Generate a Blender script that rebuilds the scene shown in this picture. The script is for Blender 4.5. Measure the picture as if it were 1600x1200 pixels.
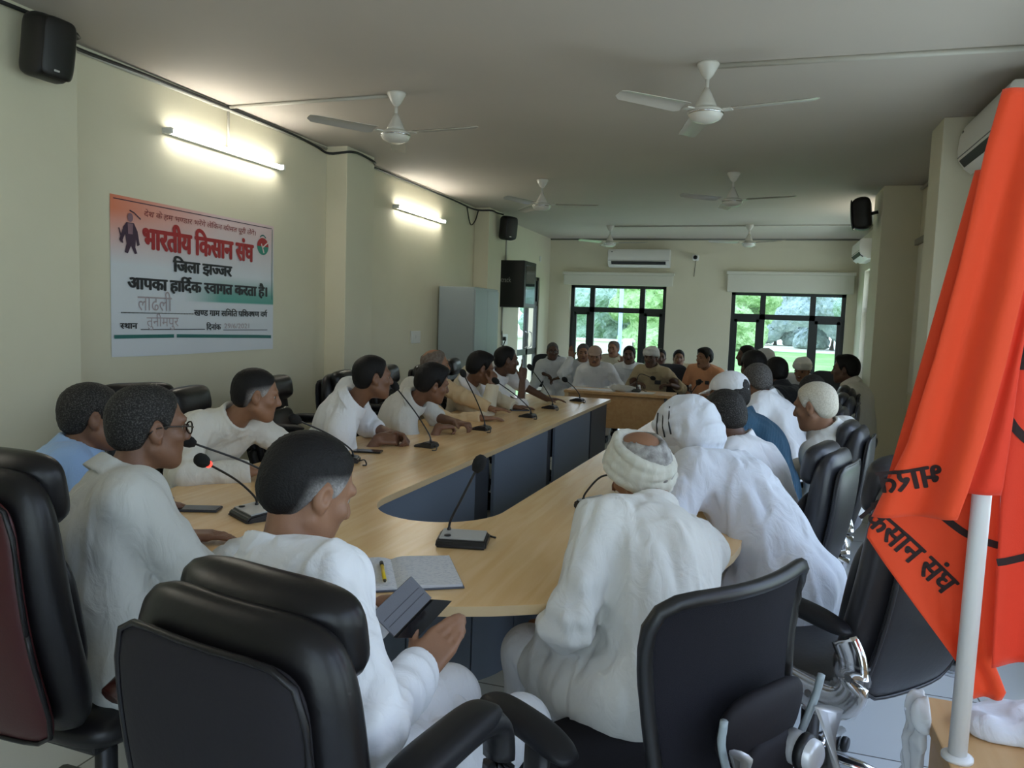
import bpy, bmesh, math, random
import numpy as np
from mathutils import Vector, Matrix

random.seed(7)
np.random.seed(7)
for o in list(bpy.data.objects):
    bpy.data.objects.remove(o)
SC = bpy.context.scene
COL = SC.collection
PI = math.pi
V = lambda *a: np.array(a, float)

# ------------------------------------------------------------------ camera
cam_d = bpy.data.cameras.new('camera')
cam = bpy.data.objects.new('camera', cam_d)
COL.objects.link(cam)
SC.camera = cam
cam_d.sensor_width = 36.0
cam_d.lens = 27.0
cam_d.clip_start = 0.05
cam_d.clip_end = 500
EYE = 1.52
_dy = V((1190 - 800) / 1200, (508 - 600) / 1200, 1.0); _dy /= np.linalg.norm(_dy)
_dn = V(-0.034, 1, 0); _dn[2] = -(_dn[0] * _dy[0] + _dn[1] * _dy[1]) / _dy[2]; _dn /= np.linalg.norm(_dn)
_rx = np.cross(_dy, -_dn)
if _rx[0] < 0: _rx = -_rx
_R = np.array([_rx, _dy, -_dn])              # rows: world axes seen from the lens (right, down, forward)
_m = Matrix.Identity(4)
for r in range(3):
    _m[r][0] = _R[r][0]; _m[r][1] = -_R[r][1]; _m[r][2] = -_R[r][2]
_m[2][3] = EYE
cam.matrix_world = _m

# ------------------------------------------------------------------ view, world, light
SC.view_settings.view_transform = 'Standard'
SC.view_settings.look = 'None'
SC.view_settings.gamma = 1.0
SC.view_settings.use_curve_mapping = False
SC.view_settings.exposure = EXPO = 0.68
SC.cycles.use_denoising = True
SC.cycles.max_bounces = 10
SC.cycles.diffuse_bounces = 6
SC.cycles.sample_clamp_indirect = 6.0
W = bpy.data.worlds.new('overcast_sky'); SC.world = W
W.use_nodes = True
nt = W.node_tree; nt.nodes.clear()
_o = nt.nodes.new('ShaderNodeOutputWorld'); _b = nt.nodes.new('ShaderNodeBackground')
_tc = nt.nodes.new('ShaderNodeTexCoord'); _sx = nt.nodes.new('ShaderNodeSeparateXYZ')
_cr = nt.nodes.new('ShaderNodeValToRGB')
nt.links.new(_tc.outputs['Generated'], _sx.inputs[0]); nt.links.new(_sx.outputs['Z'], _cr.inputs[0])
_cr.color_ramp.elements[0].position = 0.0; _cr.color_ramp.elements[0].color = (0.62, 0.76, 0.80, 1)
_cr.color_ramp.elements[1].position = 0.6; _cr.color_ramp.elements[1].color = (0.64, 0.82, 1.22, 1)
nt.links.new(_cr.outputs[0], _b.inputs[0]); _b.inputs[1].default_value = SKY = 3.2
nt.links.new(_b.outputs[0], _o.inputs[0])

def portal(loc, rot, sx, sy):
    d = bpy.data.lights.new('daylight_portal', 'AREA'); d.shape = 'RECTANGLE'; d.size = sx; d.size_y = sy
    d.cycles.is_portal = True
    o = bpy.data.objects.new('daylight_portal', d); COL.objects.link(o)
    o.location = loc; o.rotation_euler = rot
XL, XR, YF, YB, ZC = -3.77, 1.46, 13.8, -1.9, 2.97      # room shell
# window openings: right wall (y0,y1,z0,z1), far wall (x0,x1,z0,z1), wall behind the camera (x0,x1,z0,z1)
WIN_R = [(-1.6, 0.7, 0.45, 2.6), (0.95, 3.2, 0.45, 2.6), (3.4, 5.3, 0.45, 2.5), (10.3, 13.0, 0.75, 2.4)]
WIN_F = [(-3.37, -1.63, 0.30, 2.14), (-0.52, 1.31, 0.30, 2.07)]
WIN_B = [(-0.9, 1.2, 0.05, 2.5)]  # unseen opening, added and sized to bring more daylight indoors
for a, b, c, d in WIN_R: portal((XR + 0.24, (a + b) / 2, (c + d) / 2), (0, PI / 2, 0), d - c, b - a)
for a, b, c, d in WIN_F: portal(((a + b) / 2, YF + 0.24, (c + d) / 2), (-PI / 2, 0, 0), b - a, d - c)
for a, b, c, d in WIN_B: portal(((a + b) / 2, YB - 0.24, (c + d) / 2), (PI / 2, 0, 0), b - a, d - c)
TUBE_W = 24.0      # emission of the tube lamps

# ------------------------------------------------------------------ scene helpers
def tagit(o, label=None, cat=None, group=None, kind=None):
    if label: o['label'] = label
    if cat: o['category'] = cat
    if group: o['group'] = group
    if kind: o['kind'] = kind
    return o
def thing(name, label, cat, loc=(0, 0, 0), yaw=0.0, group=None):
    o = bpy.data.objects.new(name, None); COL.objects.link(o)
    o.empty_display_size = 0.1
    o.location = loc; o.rotation_euler = (0, 0, -math.radians(yaw))     # yaw: clockwise from +y
    return tagit(o, label, cat, group)
def link_mesh(name, verts, faces, mats, parent=None, smooth=True, fmat=None):
    me = bpy.data.meshes.new(name)
    verts = np.asarray(verts, float)
    if isinstance(faces, np.ndarray) and len(faces):
        n = len(faces); k = faces.shape[1]
        me.vertices.add(len(verts)); me.vertices.foreach_set('co', verts.ravel())
        me.loops.add(n * k); me.loops.foreach_set('vertex_index', faces.ravel().astype(np.int32))
        me.polygons.add(n)
        me.polygons.foreach_set('loop_start', np.arange(0, n * k, k, dtype=np.int32))
        me.update(calc_edges=True); me.validate()
    else:
        me.from_pydata([tuple(v) for v in verts], [], [tuple(f) for f in faces]); me.update()
    if not isinstance(mats, (list, tuple)): mats = [mats]
    for m in mats: me.materials.append(m)
    me.polygons.foreach_set('use_smooth', [bool(smooth)] * len(me.polygons))
    if fmat is not None and len(fmat) == len(me.polygons):
        me.polygons.foreach_set('material_index', np.asarray(fmat, np.int32))
    o = bpy.data.objects.new(name, me); COL.objects.link(o)
    if parent is not None: o.parent = parent
    return o
def link_bm(name, bm, mats, parent=None, smooth=False, auto=None):
    bmesh.ops.recalc_face_normals(bm, faces=bm.faces)
    me = bpy.data.meshes.new(name); bm.to_mesh(me); bm.free()
    if not isinstance(mats, (list, tuple)): mats = [mats]
    for m in mats: me.materials.append(m)
    for p in me.polygons: p.use_smooth = smooth
    if auto:
        me.set_sharp_from_angle(angle=math.radians(auto))
    o = bpy.data.objects.new(name, me); COL.objects.link(o)
    if parent is not None: o.parent = parent
    return o
def struct(name, bm, m, **k):
    o = link_bm(name, bm, m, **k); o['kind'] = 'structure'; return o
def copy_tree(o, parent=None):
    c = o.copy(); COL.objects.link(c); c.parent = parent
    for ch in list(o.children): copy_tree(ch, c)
    return c

# ------------------------------------------------------------------ materials
MATS = {}
def mat(name, col, rough=0.5, metal=0.0, bump=None, mix=None, emit=None, spec=None, coat=0.0, trans=0.0, alpha=1.0, sheen=0.0, ior=None, stretch=None):
    if name in MATS: return MATS[name]
    m = bpy.data.materials.new(name); m.use_nodes = True
    nt = m.node_tree; b = nt.nodes['Principled BSDF']
    b.inputs['Base Color'].default_value = (*col, 1); b.inputs['Roughness'].default_value = rough
    b.inputs['Metallic'].default_value = metal
    if spec is not None: b.inputs['Specular IOR Level'].default_value = spec
    if coat: b.inputs['Coat Weight'].default_value = coat; b.inputs['Coat Roughness'].default_value = 0.15
    if trans: b.inputs['Transmission Weight'].default_value = trans
    if alpha < 1: b.inputs['Alpha'].default_value = alpha
    if sheen: b.inputs['Sheen Weight'].default_value = sheen; b.inputs['Sheen Roughness'].default_value = 0.5
    if ior: b.inputs['IOR'].default_value = ior
    if emit: b.inputs['Emission Color'].default_value = (*emit[0], 1); b.inputs['Emission Strength'].default_value = emit[1]
    tc = None
    def coords():
        nonlocal tc
        if tc is None:
            t = nt.nodes.new('ShaderNodeTexCoord'); tc = t.outputs['Object']
            if stretch:
                mp = nt.nodes.new('ShaderNodeMapping'); mp.inputs['Scale'].default_value = stretch
                nt.links.new(tc, mp.inputs[0]); tc = mp.outputs[0]
        return tc
    if mix:
        n = nt.nodes.new('ShaderNodeTexNoise'); n.inputs['Scale'].default_value = mix[1]; n.inputs['Detail'].default_value = 5
        nt.links.new(coords(), n.inputs['Vector'])
        r = nt.nodes.new('ShaderNodeValToRGB')
        lo, hi = (mix[2], mix[3]) if len(mix) > 2 else (0.35, 0.65)
        r.color_ramp.elements[0].position = lo; r.color_ramp.elements[1].position = hi
        r.color_ramp.elements[0].color = (*col, 1); r.color_ramp.elements[1].color = (*mix[0], 1)
        nt.links.new(n.outputs[0], r.inputs[0]); nt.links.new(r.outputs[0], b.inputs['Base Color'])
    if bump:
        n = nt.nodes.new('ShaderNodeTexNoise'); n.inputs['Scale'].default_value = bump[0]; n.inputs['Detail'].default_value = 4
        nt.links.new(coords(), n.inputs['Vector'])
        bp = nt.nodes.new('ShaderNodeBump'); bp.inputs['Strength'].default_value = bump[1]
        bp.inputs['Distance'].default_value = bump[2] if len(bump) > 2 else 0.01
        nt.links.new(n.outputs[0], bp.inputs['Height']); nt.links.new(bp.outputs[0], b.inputs['Normal'])
    MATS[name] = m
    return m
def S(r, g, b):          # display colour 0-255 to linear
    f = lambda c: c / 12.92 if c <= 0.04045 else ((c + 0.055) / 1.055) ** 2.4
    return tuple(f(x / 255.0) for x in (r, g, b))

# ------------------------------------------------------------------ mesh helpers (bmesh)
def bm_box(bm, c, s, bevel=0.0, rot=None, seg=2):
    r = bmesh.ops.create_cube(bm, size=1.0)
    vs = r['verts']
    M = Matrix.Translation(c) @ (rot.to_4x4() if rot is not None else Matrix.Identity(4)) @ Matrix.Diagonal((*s, 1))
    bmesh.ops.transform(bm, matrix=M, verts=vs)
    if bevel > 0:
        es = list({e for v in vs for e in v.link_edges})
        bmesh.ops.bevel(bm, geom=es, offset=bevel, segments=seg, affect='EDGES', profile=0.6)
    return bm
def box_bm(c, s, bevel=0.0, rot=None, seg=2):
    return bm_box(bmesh.new(), c, s, bevel, rot, seg)
def bm_span(bm, a, b, bevel=0.0):
    return bm_box(bm, [(a[i] + b[i]) / 2 for i in range(3)], [abs(b[i] - a[i]) for i in range(3)], bevel)
def bm_lathe(bm, prof, axis_m=None, seg=24):
    """profile of (r, z) pairs turned round z, closed at both ends"""
    rings = []
    M = axis_m if axis_m is not None else Matrix.Identity(4)
    for r, z in prof:
        if r < 1e-6: rings.append([bm.verts.new(M @ Vector((0, 0, z)))])
        else: rings.append([bm.verts.new(M @ Vector((r * math.cos(2 * PI * i / seg), r * math.sin(2 * PI * i / seg), z))) for i in range(seg)])
    for a, b in zip(rings, rings[1:]):
        for i in range(seg):
            j = (i + 1) % seg
            if len(a) == 1 and len(b) == 1: continue
            if len(a) == 1: bm.faces.new((a[0], b[i], b[j]))
            elif len(b) == 1: bm.faces.new((a[i], b[0], a[j]))
            else: bm.faces.new((a[i], a[j], b[j], b[i]))
    for ring, flip in ((rings[0], True), (rings[-1], False)):
        if len(ring) > 1:
            bm.faces.new(list(reversed(ring)) if flip else ring)
    return bm
def smooth_path(pts, n=8):
    """Catmull-Rom through the points"""
    P = [np.array(p, float) for p in pts]
    if len(P) < 3: return P
    P = [2 * P[0] - P[1]] + P + [2 * P[-1] - P[-2]]
    out = []
    for i in range(1, len(P) - 2):
        for t in np.linspace(0, 1, n, endpoint=False):
            a, b, c, d = P[i - 1], P[i], P[i + 1], P[i + 2]
            out.append(0.5 * ((2 * b) + (c - a) * t + (2 * a - 5 * b + 4 * c - d) * t * t + (3 * b - a - 3 * c + d) * t ** 3))
    out.append(P[-2]); return out
def bm_tube(bm, pts, r, seg=8, up=(0, 0, 1), flat=None):
    """tube along points; r number or list; flat=(a,b) scales the two cross axes"""
    P = [Vector(p) for p in pts]; n = len(P)
    rr = r if isinstance(r, (list, tuple)) else [r] * n
    fa, fb = flat if flat else (1, 1)
    rings = []; upv = Vector(up)
    for i, p in enumerate(P):
        t = (P[min(i + 1, n - 1)] - P[max(i - 1, 0)])
        if t.length < 1e-9: t = Vector((0, 0, 1))
        t.normalize()
        s = t.cross(upv)
        if s.length < 1e-3: s = t.cross(Vector((1, 0.3, 0)))
        s.normalize(); u = s.cross(t)
        rings.append([bm.verts.new(p + (s * math.cos(2 * PI * k / seg) * fa + u * math.sin(2 * PI * k / seg) * fb) * rr[i]) for k in range(seg)])
    for a, b in zip(rings, rings[1:]):
        for k in range(seg):
            j = (k + 1) % seg
            bm.faces.new((a[k], a[j], b[j], b[k]))
    bm.faces.new(list(reversed(rings[0]))); bm.faces.new(rings[-1])
    return bm
def tube_bm(pts, r, seg=8, **k): return bm_tube(bmesh.new(), pts, r, seg, **k)
def bm_prism(bm, poly, z0, z1):
    a = [bm.verts.new((x, y, z0)) for x, y in poly]; b = [bm.verts.new((x, y, z1)) for x, y in poly]
    n = len(poly)
    bm.faces.new(list(reversed(a))); bm.faces.new(b)
    for i in range(n):
        j = (i + 1) % n; bm.faces.new((a[i], a[j], b[j], b[i]))
    return bm
def pillow(w, h, t, n=4.0, e=3.0, N=22, front=1.0, back=1.0, bend=None, taper=None):
    """padded slab in the xz plane: outline a rounded square, thickness t along y; returns verts, quad faces.
    front/back scale each side's bulge; bend(x,z)->dy; taper(z in -1..1)->width factor"""
    g = np.linspace(-1, 1, N); g = np.sign(g) * (1 - (1 - np.abs(g)) ** 1.6)
    U, Q = np.meshgrid(g, g, indexing='ij')
    m = np.maximum(np.abs(U), np.abs(Q)); l = (np.abs(U) ** n + np.abs(Q) ** n) ** (1 / n)
    f = np.where(l > 0, m / np.maximum(l, 1e-9), 1)
    X, Z = U * f, Q * f
    prof = np.maximum(1 - m ** e, 0) ** 0.5
    TW = taper(Z) if taper else 1.0
    x = X * w / 2 * TW; z = Z * h / 2
    dy = bend(x, z) if bend else 0.0
    yf = prof * t / 2 * front + dy; yb = -prof * t / 2 * back + dy
    vf = np.stack([x, yf, z], -1).reshape(-1, 3); vb = np.stack([x, yb, z], -1).reshape(-1, 3)
    idx = np.arange(N * N).reshape(N, N)
    q = np.stack([idx[:-1, :-1], idx[1:, :-1], idx[1:, 1:], idx[:-1, 1:]], -1).reshape(-1, 4)
    border = np.zeros((N, N), bool); border[0] = border[-1] = True; border[:, 0] = border[:, -1] = True
    mp = np.arange(N * N) + N * N
    mp[border.ravel()] = np.arange(N * N)[border.ravel()]
    qb = mp[q][:, ::-1]
    verts = np.concatenate([vf, vb]); faces = np.concatenate([q[:, ::-1], qb[:, ::-1]])
    used = np.unique(faces); re = np.full(len(verts), -1); re[used] = np.arange(len(used))
    return verts[used], re[faces]
def rotm(yaw=0, pitch=0, roll=0):
    """rows right/forward/up for yaw clockwise from +y, pitch down positive, roll (head to the right) positive, degrees"""
    y, p, r = map(math.radians, (yaw, pitch, roll))
    f = V(math.sin(y) * math.cos(p), math.cos(y) * math.cos(p), -math.sin(p))
    rt = V(math.cos(y), -math.sin(y), 0)
    u = np.cross(rt, f)
    rt2 = rt * math.cos(r) - u * math.sin(r); u2 = rt * math.sin(r) + u * math.cos(r)
    return np.array([rt2, f, u2])
# ------------------------------------------------------------------ soft bodies: smooth unions of rounded solids, skinned as one surface
class Field:
    def __init__(s): s.p = []; s.post = []
    def cap(s, a, b, ra, rb=None, k=0.02, op='u'):
        a, b = np.asarray(a, float), np.asarray(b, float); rb = ra if rb is None else rb
        s.p.append(('cap', a, b, ra, rb, k, op, (a + b) / 2, np.linalg.norm(b - a) / 2 + max(ra, rb))); return s
    def ell(s, c, r, M=None, k=0.02, op='u'):
        c = np.asarray(c, float); r = np.asarray(r, float); M = np.eye(3) if M is None else M
        s.p.append(('ell', c, r, M, None, k, op, c, r.max())); return s
    def box(s, c, h, M=None, rd=0.01, k=0.01, op='u'):
        c = np.asarray(c, float); h = np.asarray(h, float); M = np.eye(3) if M is None else M
        s.p.append(('box', c, h, M, rd, k, op, c, np.linalg.norm(h))); return s
    def path(s, pts, r, k=0.01):
        rr = r if isinstance(r, (list, tuple)) else [r] * len(pts)
        for i in range(len(pts) - 1): s.cap(pts[i], pts[i + 1], rr[i], rr[i + 1], k)
        return s
    def ring(s, c, M, rx, ry, r, k=0.01, tilt=None, n=20, zf=None):
        """closed band round an axis: M rows right/forward/up"""
        pts = []
        for i in range(n + 1):
            a = 2 * PI * i / n
            z = zf(a) if zf else 0.0
            pts.append(c + M[0] * rx * math.cos(a) + M[1] * ry * math.sin(a) + M[2] * z)
        rr = r if isinstance(r, list) else [r] * (n + 1)
        return s.path(pts, rr, k)
    def dist(s, P, bc, br):
        """P (nb,S,3), bc (nb,3) block centres, br block radius"""
        d = np.full(P.shape[:2], 0.5)
        for q in s.p:
            ty, A, B, C, D, k, op, cc, cr = q
            mk = np.linalg.norm(bc - cc, axis=1) < cr + br + k + 0.03
            if op == 'b' or not mk.any(): continue
            X = P[mk]
            if ty == 'cap':
                ab = B - A; L2 = max(ab @ ab, 1e-12)
                t = np.clip(((X - A) @ ab) / L2, 0, 1)
                v = np.linalg.norm(X - A - t[..., None] * ab, axis=-1) - (C + (D - C) * t)
            elif ty == 'ell':
                Y = (X - A) @ C.T
                k0 = np.linalg.norm(Y / B, axis=-1); k1 = np.linalg.norm(Y / (B * B), axis=-1)
                v = k0 * (k0 - 1) / np.maximum(k1, 1e-9)
                v = np.where(k0 < 1e-6, -B.min(), v)
            else:
                Y = np.abs((X - A) @ C.T) - (B - D)
                v = np.linalg.norm(np.maximum(Y, 0), axis=-1) + np.minimum(Y.max(-1), 0) - D
            o = d[mk]
            if op == 'u':
                h = np.maximum(k - np.abs(o - v), 0) / max(k, 1e-9); d[mk] = np.minimum(o, v) - h * h * k * 0.25
            elif op == 's':
                w = -v
                h = np.maximum(k - np.abs(o - w), 0) / max(k, 1e-9); d[mk] = np.maximum(o, w) + h * h * k * 0.25
        for f in s.post: d = f(P, d)
        return d
    def mesh(s, res, pad=0.02):
        cs = [(q[7], q[8]) for q in s.p if q[6] in 'ub']
        B = 8; bs = B * res; br = bs * 0.867
        keys = set()
        for c, r in cs:
            lo = np.floor((c - r - pad) / bs).astype(int); hi = np.floor((c + r + pad) / bs).astype(int)
            g = np.stack(np.meshgrid(*[np.arange(lo[i], hi[i] + 1) for i in range(3)], indexing='ij'), -1).reshape(-1, 3)
            keys.update(map(tuple, g.tolist()))
        K = np.array(sorted(keys)); bc = (K + 0.5) * bs
        keep = np.zeros(len(K), bool)
        for i in range(0, len(K), 20000):
            dc = s.dist(bc[i:i + 20000][:, None, :], bc[i:i + 20000], 0.02)[:, 0]
            keep[i:i + 20000] = np.abs(dc) < br * 1.5 + 0.012
        K = K[keep]
        li = np.arange(B + 1); loc = np.stack(np.meshgrid(li, li, li, indexing='ij'), -1).reshape(-1, 3)
        VS = []; KEY = []; EDG = []
        OFF = 1 << 20
        def kk(a): return ((a[..., 0] + OFF) << 42) | ((a[..., 1] + OFF) << 21) | (a[..., 2] + OFF)
        for i0 in range(0, len(K), 400):
            Kb = K[i0:i0 + 400]; nb = len(Kb)
            P = (Kb[:, None, :] * B + loc[None]) * res
            D = s.dist(P, (Kb + 0.5) * bs, br).reshape(nb, B + 1, B + 1, B + 1)
            D = np.where(np.abs(D) < 1e-7, 1e-7, D)
            sg = D < 0
            cs8 = sum(sg[:, a:B + a, b:B + b, c:B + c].astype(np.int8) for a in (0, 1) for b in (0, 1) for c in (0, 1))
            act = np.argwhere((cs8 > 0) & (cs8 < 8))
            if len(act) == 0: continue
            b_, ci = act[:, 0], act[:, 1:]
            acc = np.zeros((len(act), 3)); cnt = np.zeros(len(act))
            for ax in range(3):
                o1, o2 = [x for x in range(3) if x != ax]
                for u in (0, 1):
                    for w in (0, 1):
                        e = np.zeros(3, int); e[o1] = u; e[o2] = w; e2 = e.copy(); e2[ax] = 1
                        A1 = ci + e; A2 = ci + e2
                        d1 = D[b_, A1[:, 0], A1[:, 1], A1[:, 2]]; d2 = D[b_, A2[:, 0], A2[:, 1], A2[:, 2]]
                        m = (d1 < 0) != (d2 < 0)
                        t = np.where(m, d1 / np.where(m, d1 - d2, 1), 0)
                        pt = A1 + t[:, None] * (e2 - e)
                        acc[m] += pt[m]; cnt[m] += 1
            gc = Kb[b_] * B + ci
            VS.append((Kb[b_] * B + acc / cnt[:, None]) * res); KEY.append(kk(gc))
            for ax in range(3):
                sl0 = [slice(0, B)] * 3; sl1 = list(sl0); sl1[ax] = slice(1, B + 1)
                s0 = sg[(slice(None), *sl0)]; s1 = sg[(slice(None), *sl1)]
                ed = np.argwhere(s0 != s1)
                if len(ed):
                    g = Kb[ed[:, 0]] * B + ed[:, 1:]
                    EDG.append((ax, g, s0[ed[:, 0], ed[:, 1], ed[:, 2], ed[:, 3]]))
        VS = np.concatenate(VS); KEY = np.concatenate(KEY)
        od = np.argsort(KEY); KEY = KEY[od]; VS = VS[od]
        F = []
        for ax, g, s0 in EDG:
            o1, o2 = [(1, 2), (2, 0), (0, 1)][ax]
            e1 = np.zeros(3, int); e1[o1] = 1; e2 = np.zeros(3, int); e2[o2] = 1
            qs = [kk(g - e1 - e2), kk(g - e2), kk(g), kk(g - e1)]
            ix = [np.minimum(np.searchsorted(KEY, q), len(KEY) - 1) for q in qs]
            ok = np.all([KEY[i] == q for i, q in zip(ix, qs)], axis=0)
            f = np.stack(ix, -1)
            f = np.where(s0[:, None], f, f[:, ::-1])
            F.append(f[ok])
        return VS, np.concatenate(F)

def folds(P, amp, fr=14.0, seed=0.0, M=None):
    """soft cloth creases as a displacement field"""
    Q = P * V(fr, fr, fr * .38) + seed
    x, y, z = Q[..., 0], Q[..., 1], Q[..., 2]
    w = np.sin(x * 0.7 + 1.3 * np.sin(z * 0.45 + seed)) + np.sin(y * 0.8 - 0.6 * z + 1.1 * np.sin(x * 0.5))
    a = np.sin(x + 0.8 * z + 1.6 * w) * 0.6 + np.sin(1.7 * y - 1.1 * z + w + 2.0) * 0.4
    return amp * (np.abs(a) ** 1.5 * np.sign(a))

def capd(P, a, b, ra, rb):
    ab = b - a; t = np.clip(((P - a) @ ab) / max(ab @ ab, 1e-12), 0, 1)
    return np.linalg.norm(P - a - t[..., None] * ab, axis=-1) - (ra + (rb - ra) * t)
def smin(a, b, k):
    h = np.maximum(k - np.abs(a - b), 0) / k
    return np.minimum(a, b) - h * h * k * .25
# ------------------------------------------------------------------ the room
M_wall = mat('wall_paint', (0.69, 0.65, 0.495), 0.6, bump=(60, 0.05), mix=((0.65, 0.61, 0.46), 1.2))
M_ceil = mat('ceiling_paint', (0.54, 0.485, 0.425), 0.75, mix=((0.51, 0.46, 0.405), 0.9))
M_frame = mat('window_frame_dark', (0.012, 0.016, 0.017), 0.35)
M_glass = mat('window_glass', (0.8, 0.95, 0.92), 0.03, alpha=0.07, spec=0.5)
M_white = mat('white_plastic', (0.72, 0.72, 0.68), 0.35)
M_cream = mat('blind_fabric', (0.66, 0.65, 0.55), 0.8, bump=(300, 0.1))
M_black = mat('black_plastic', (0.010, 0.010, 0.011), 0.4)
M_blk_gloss = mat('black_gloss', (0.008, 0.008, 0.009), 0.12)
M_chrome = mat('chrome', (0.72, 0.72, 0.73), 0.12, metal=1.0)
M_steel = mat('brushed_steel', (0.5, 0.5, 0.5), 0.35, metal=1.0)

def floor_mat():
    m = bpy.data.materials.new('floor_tiles'); m.use_nodes = True; nt = m.node_tree; b = nt.nodes['Principled BSDF']
    tc = nt.nodes.new('ShaderNodeTexCoord'); br = nt.nodes.new('ShaderNodeTexBrick')
    mp = nt.nodes.new('ShaderNodeMapping'); mp.inputs['Location'].default_value = (0.25, 0.1, 0)
    nt.links.new(tc.outputs['Object'], mp.inputs[0]); nt.links.new(mp.outputs[0], br.inputs['Vector'])
    br.offset = 0.0; br.inputs['Scale'].default_value = 1.0
    br.inputs['Brick Width'].default_value = 0.6; br.inputs['Row Height'].default_value = 0.6
    br.inputs['Mortar Size'].default_value = 0.004; br.inputs['Mortar Smooth'].default_value = 0.2
    br.inputs['Color1'].default_value = (0.62, 0.65, 0.64, 1); br.inputs['Color2'].default_value = (0.58, 0.61, 0.60, 1)
    br.inputs['Mortar'].default_value = (0.16, 0.16, 0.15, 1)
    nt.links.new(br.outputs['Color'], b.inputs['Base Color']); b.inputs['Roughness'].default_value = 0.18
    return m
M_floor = floor_mat()
T = 0.24
struct('floor', box_bm(((XL + XR) / 2, (YF + YB) / 2, -0.1), (XR - XL + 2 * T, YF - YB + 2 * T, 0.2)), M_floor)
struct('ceiling', box_bm(((XL + XR) / 2, (YF + YB) / 2, ZC + 0.1), (XR - XL + 2 * T, YF - YB + 2 * T, 0.2)), M_ceil)
def wall_cut(name, axis, pos, out, a0, a1, openings, m=M_wall):
    """wall with rectangular openings; axis 'x': wall runs along x at y=pos; out=+1/-1 side it thickens to"""
    bm = bmesh.new()
    def blk(u0, u1, z0, z1):
        if u1 - u0 < 1e-4 or z1 - z0 < 1e-4: return
        if axis == 'x': bm_span(bm, (u0, pos, z0), (u1, pos + out * T, z1))
        else: bm_span(bm, (pos, u0, z0), (pos + out * T, u1, z1))
    cur = a0
    for u0, u1, z0, z1 in sorted(openings):
        blk(cur, u0, 0, ZC); blk(u0, u1, 0, z0); blk(u0, u1, z1, ZC); cur = u1
    blk(cur, a1, 0, ZC)
    return struct(name, bm, m)
DOOR = (11.95, 13.15, 0.0, 2.22)
wall_cut('wall_left', 'y', XL, -1, YB - T, YF + T, [DOOR])
wall_cut('wall_right', 'y', XR, 1, YB - T, YF + T, WIN_R)
wall_cut('wall_far', 'x', YF, 1, XL, XR, WIN_F)
wall_cut('wall_near', 'x', YB, -1, XL, XR, WIN_B)
# columns that step out of the long walls
XCOL = -3.56
for i, (y0, y1) in enumerate([(2.78, 3.3), (6.12, 6.62), (9.85, 10.4)]):
    struct('trim_%d' % (i + 1), bm_span(bmesh.new(), (XL, y0, 0), (XCOL, y1, ZC), 0.006), M_wall)
for i, (y0, y1) in enumerate([(6.0, 6.4), (8.7, 9.35)]):
    struct('trim_%d' % (i + 4), bm_span(bmesh.new(), (1.1, y0, 0), (XR, y1, ZC), 0.006), M_wall)

def window(n, axis, pos, out, u0, u1, z0, z1, mull, trans):
    """dark aluminium window: outer frame, mullions at the given places, a transom, side sashes; glass panes"""
    w = thing('window_%d' % n, None, None); w['kind'] = 'structure'
    fr = bmesh.new(); gl = bmesh.new(); d = pos + out * 0.12
    def bar(a0, a1, b0, b1, th=0.06):
        if axis == 'x': bm_span(fr, (a0, d - th / 2, b0), (a1, d + th / 2, b1))
        else: bm_span(fr, (d - th / 2, a0, b0), (d + th / 2, a1, b1))
    def pane(a0, a1, b0, b1):
        if axis == 'x': bm_span(gl, (a0, d - 0.003, b0), (a1, d + 0.003, b1))
        else: bm_span(gl, (d - 0.003, a0, b0), (d + 0.003, a1, b1))
    f = 0.065
    bar(u0, u0 + f, z0, z1); bar(u1 - f, u1, z0, z1); bar(u0, u1, z1 - 0.05, z1); bar(u0, u1, z0, z0 + f)
    bar(u0, u1, trans - 0.045, trans + 0.045, 0.07)
    for q in mull: bar(q - 0.045, q + 0.045, z0, z1, 0.07)
    ed = [u0 + f] + list(mull) + [u1 - f]
    for i in range(len(ed) - 1):
        a = ed[i] + (0.045 if i else 0); b = ed[i + 1] - (0.045 if i < len(ed) - 2 else 0)
        pane(a, b, z0 + f, trans - 0.045); pane(a, b, trans + 0.045, z1 - 0.05)
        if i in (0, len(ed) - 2):                         # opening sashes at the sides
            s = 0.05
            for q in ((a, a + s), (b - s, b)): bar(q[0], q[1], z0 + f, trans - 0.045, 0.05)
            bar(a, b, trans - 0.045 - s, trans - 0.045, 0.05); bar(a, b, z0 + f, z0 + f + s, 0.05)
    link_bm('window_frame', fr, M_frame, w); link_bm('pane', gl, M_glass, w)
    return w
a, b, c, d = WIN_F[0]; window(1, 'x', YF, 1, a, b, c, d, [-2.97, -2.06], 1.70)
a, b, c, d = WIN_F[1]; window(2, 'x', YF, 1, a, b, c, d, [0.0, 0.80], 1.66)
for i, (a, b, c, d) in enumerate(WIN_R): window(3 + i, 'y', XR, 1, a, b, c, d, [a + (b - a) * 0.3, a + (b - a) * 0.7], 1.8)
for i, (a, b, c, d) in enumerate(WIN_B): window(7 + i, 'x', YB, -1, a, b, c, d, [a + (b - a) * 0.5], 1.9)
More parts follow.
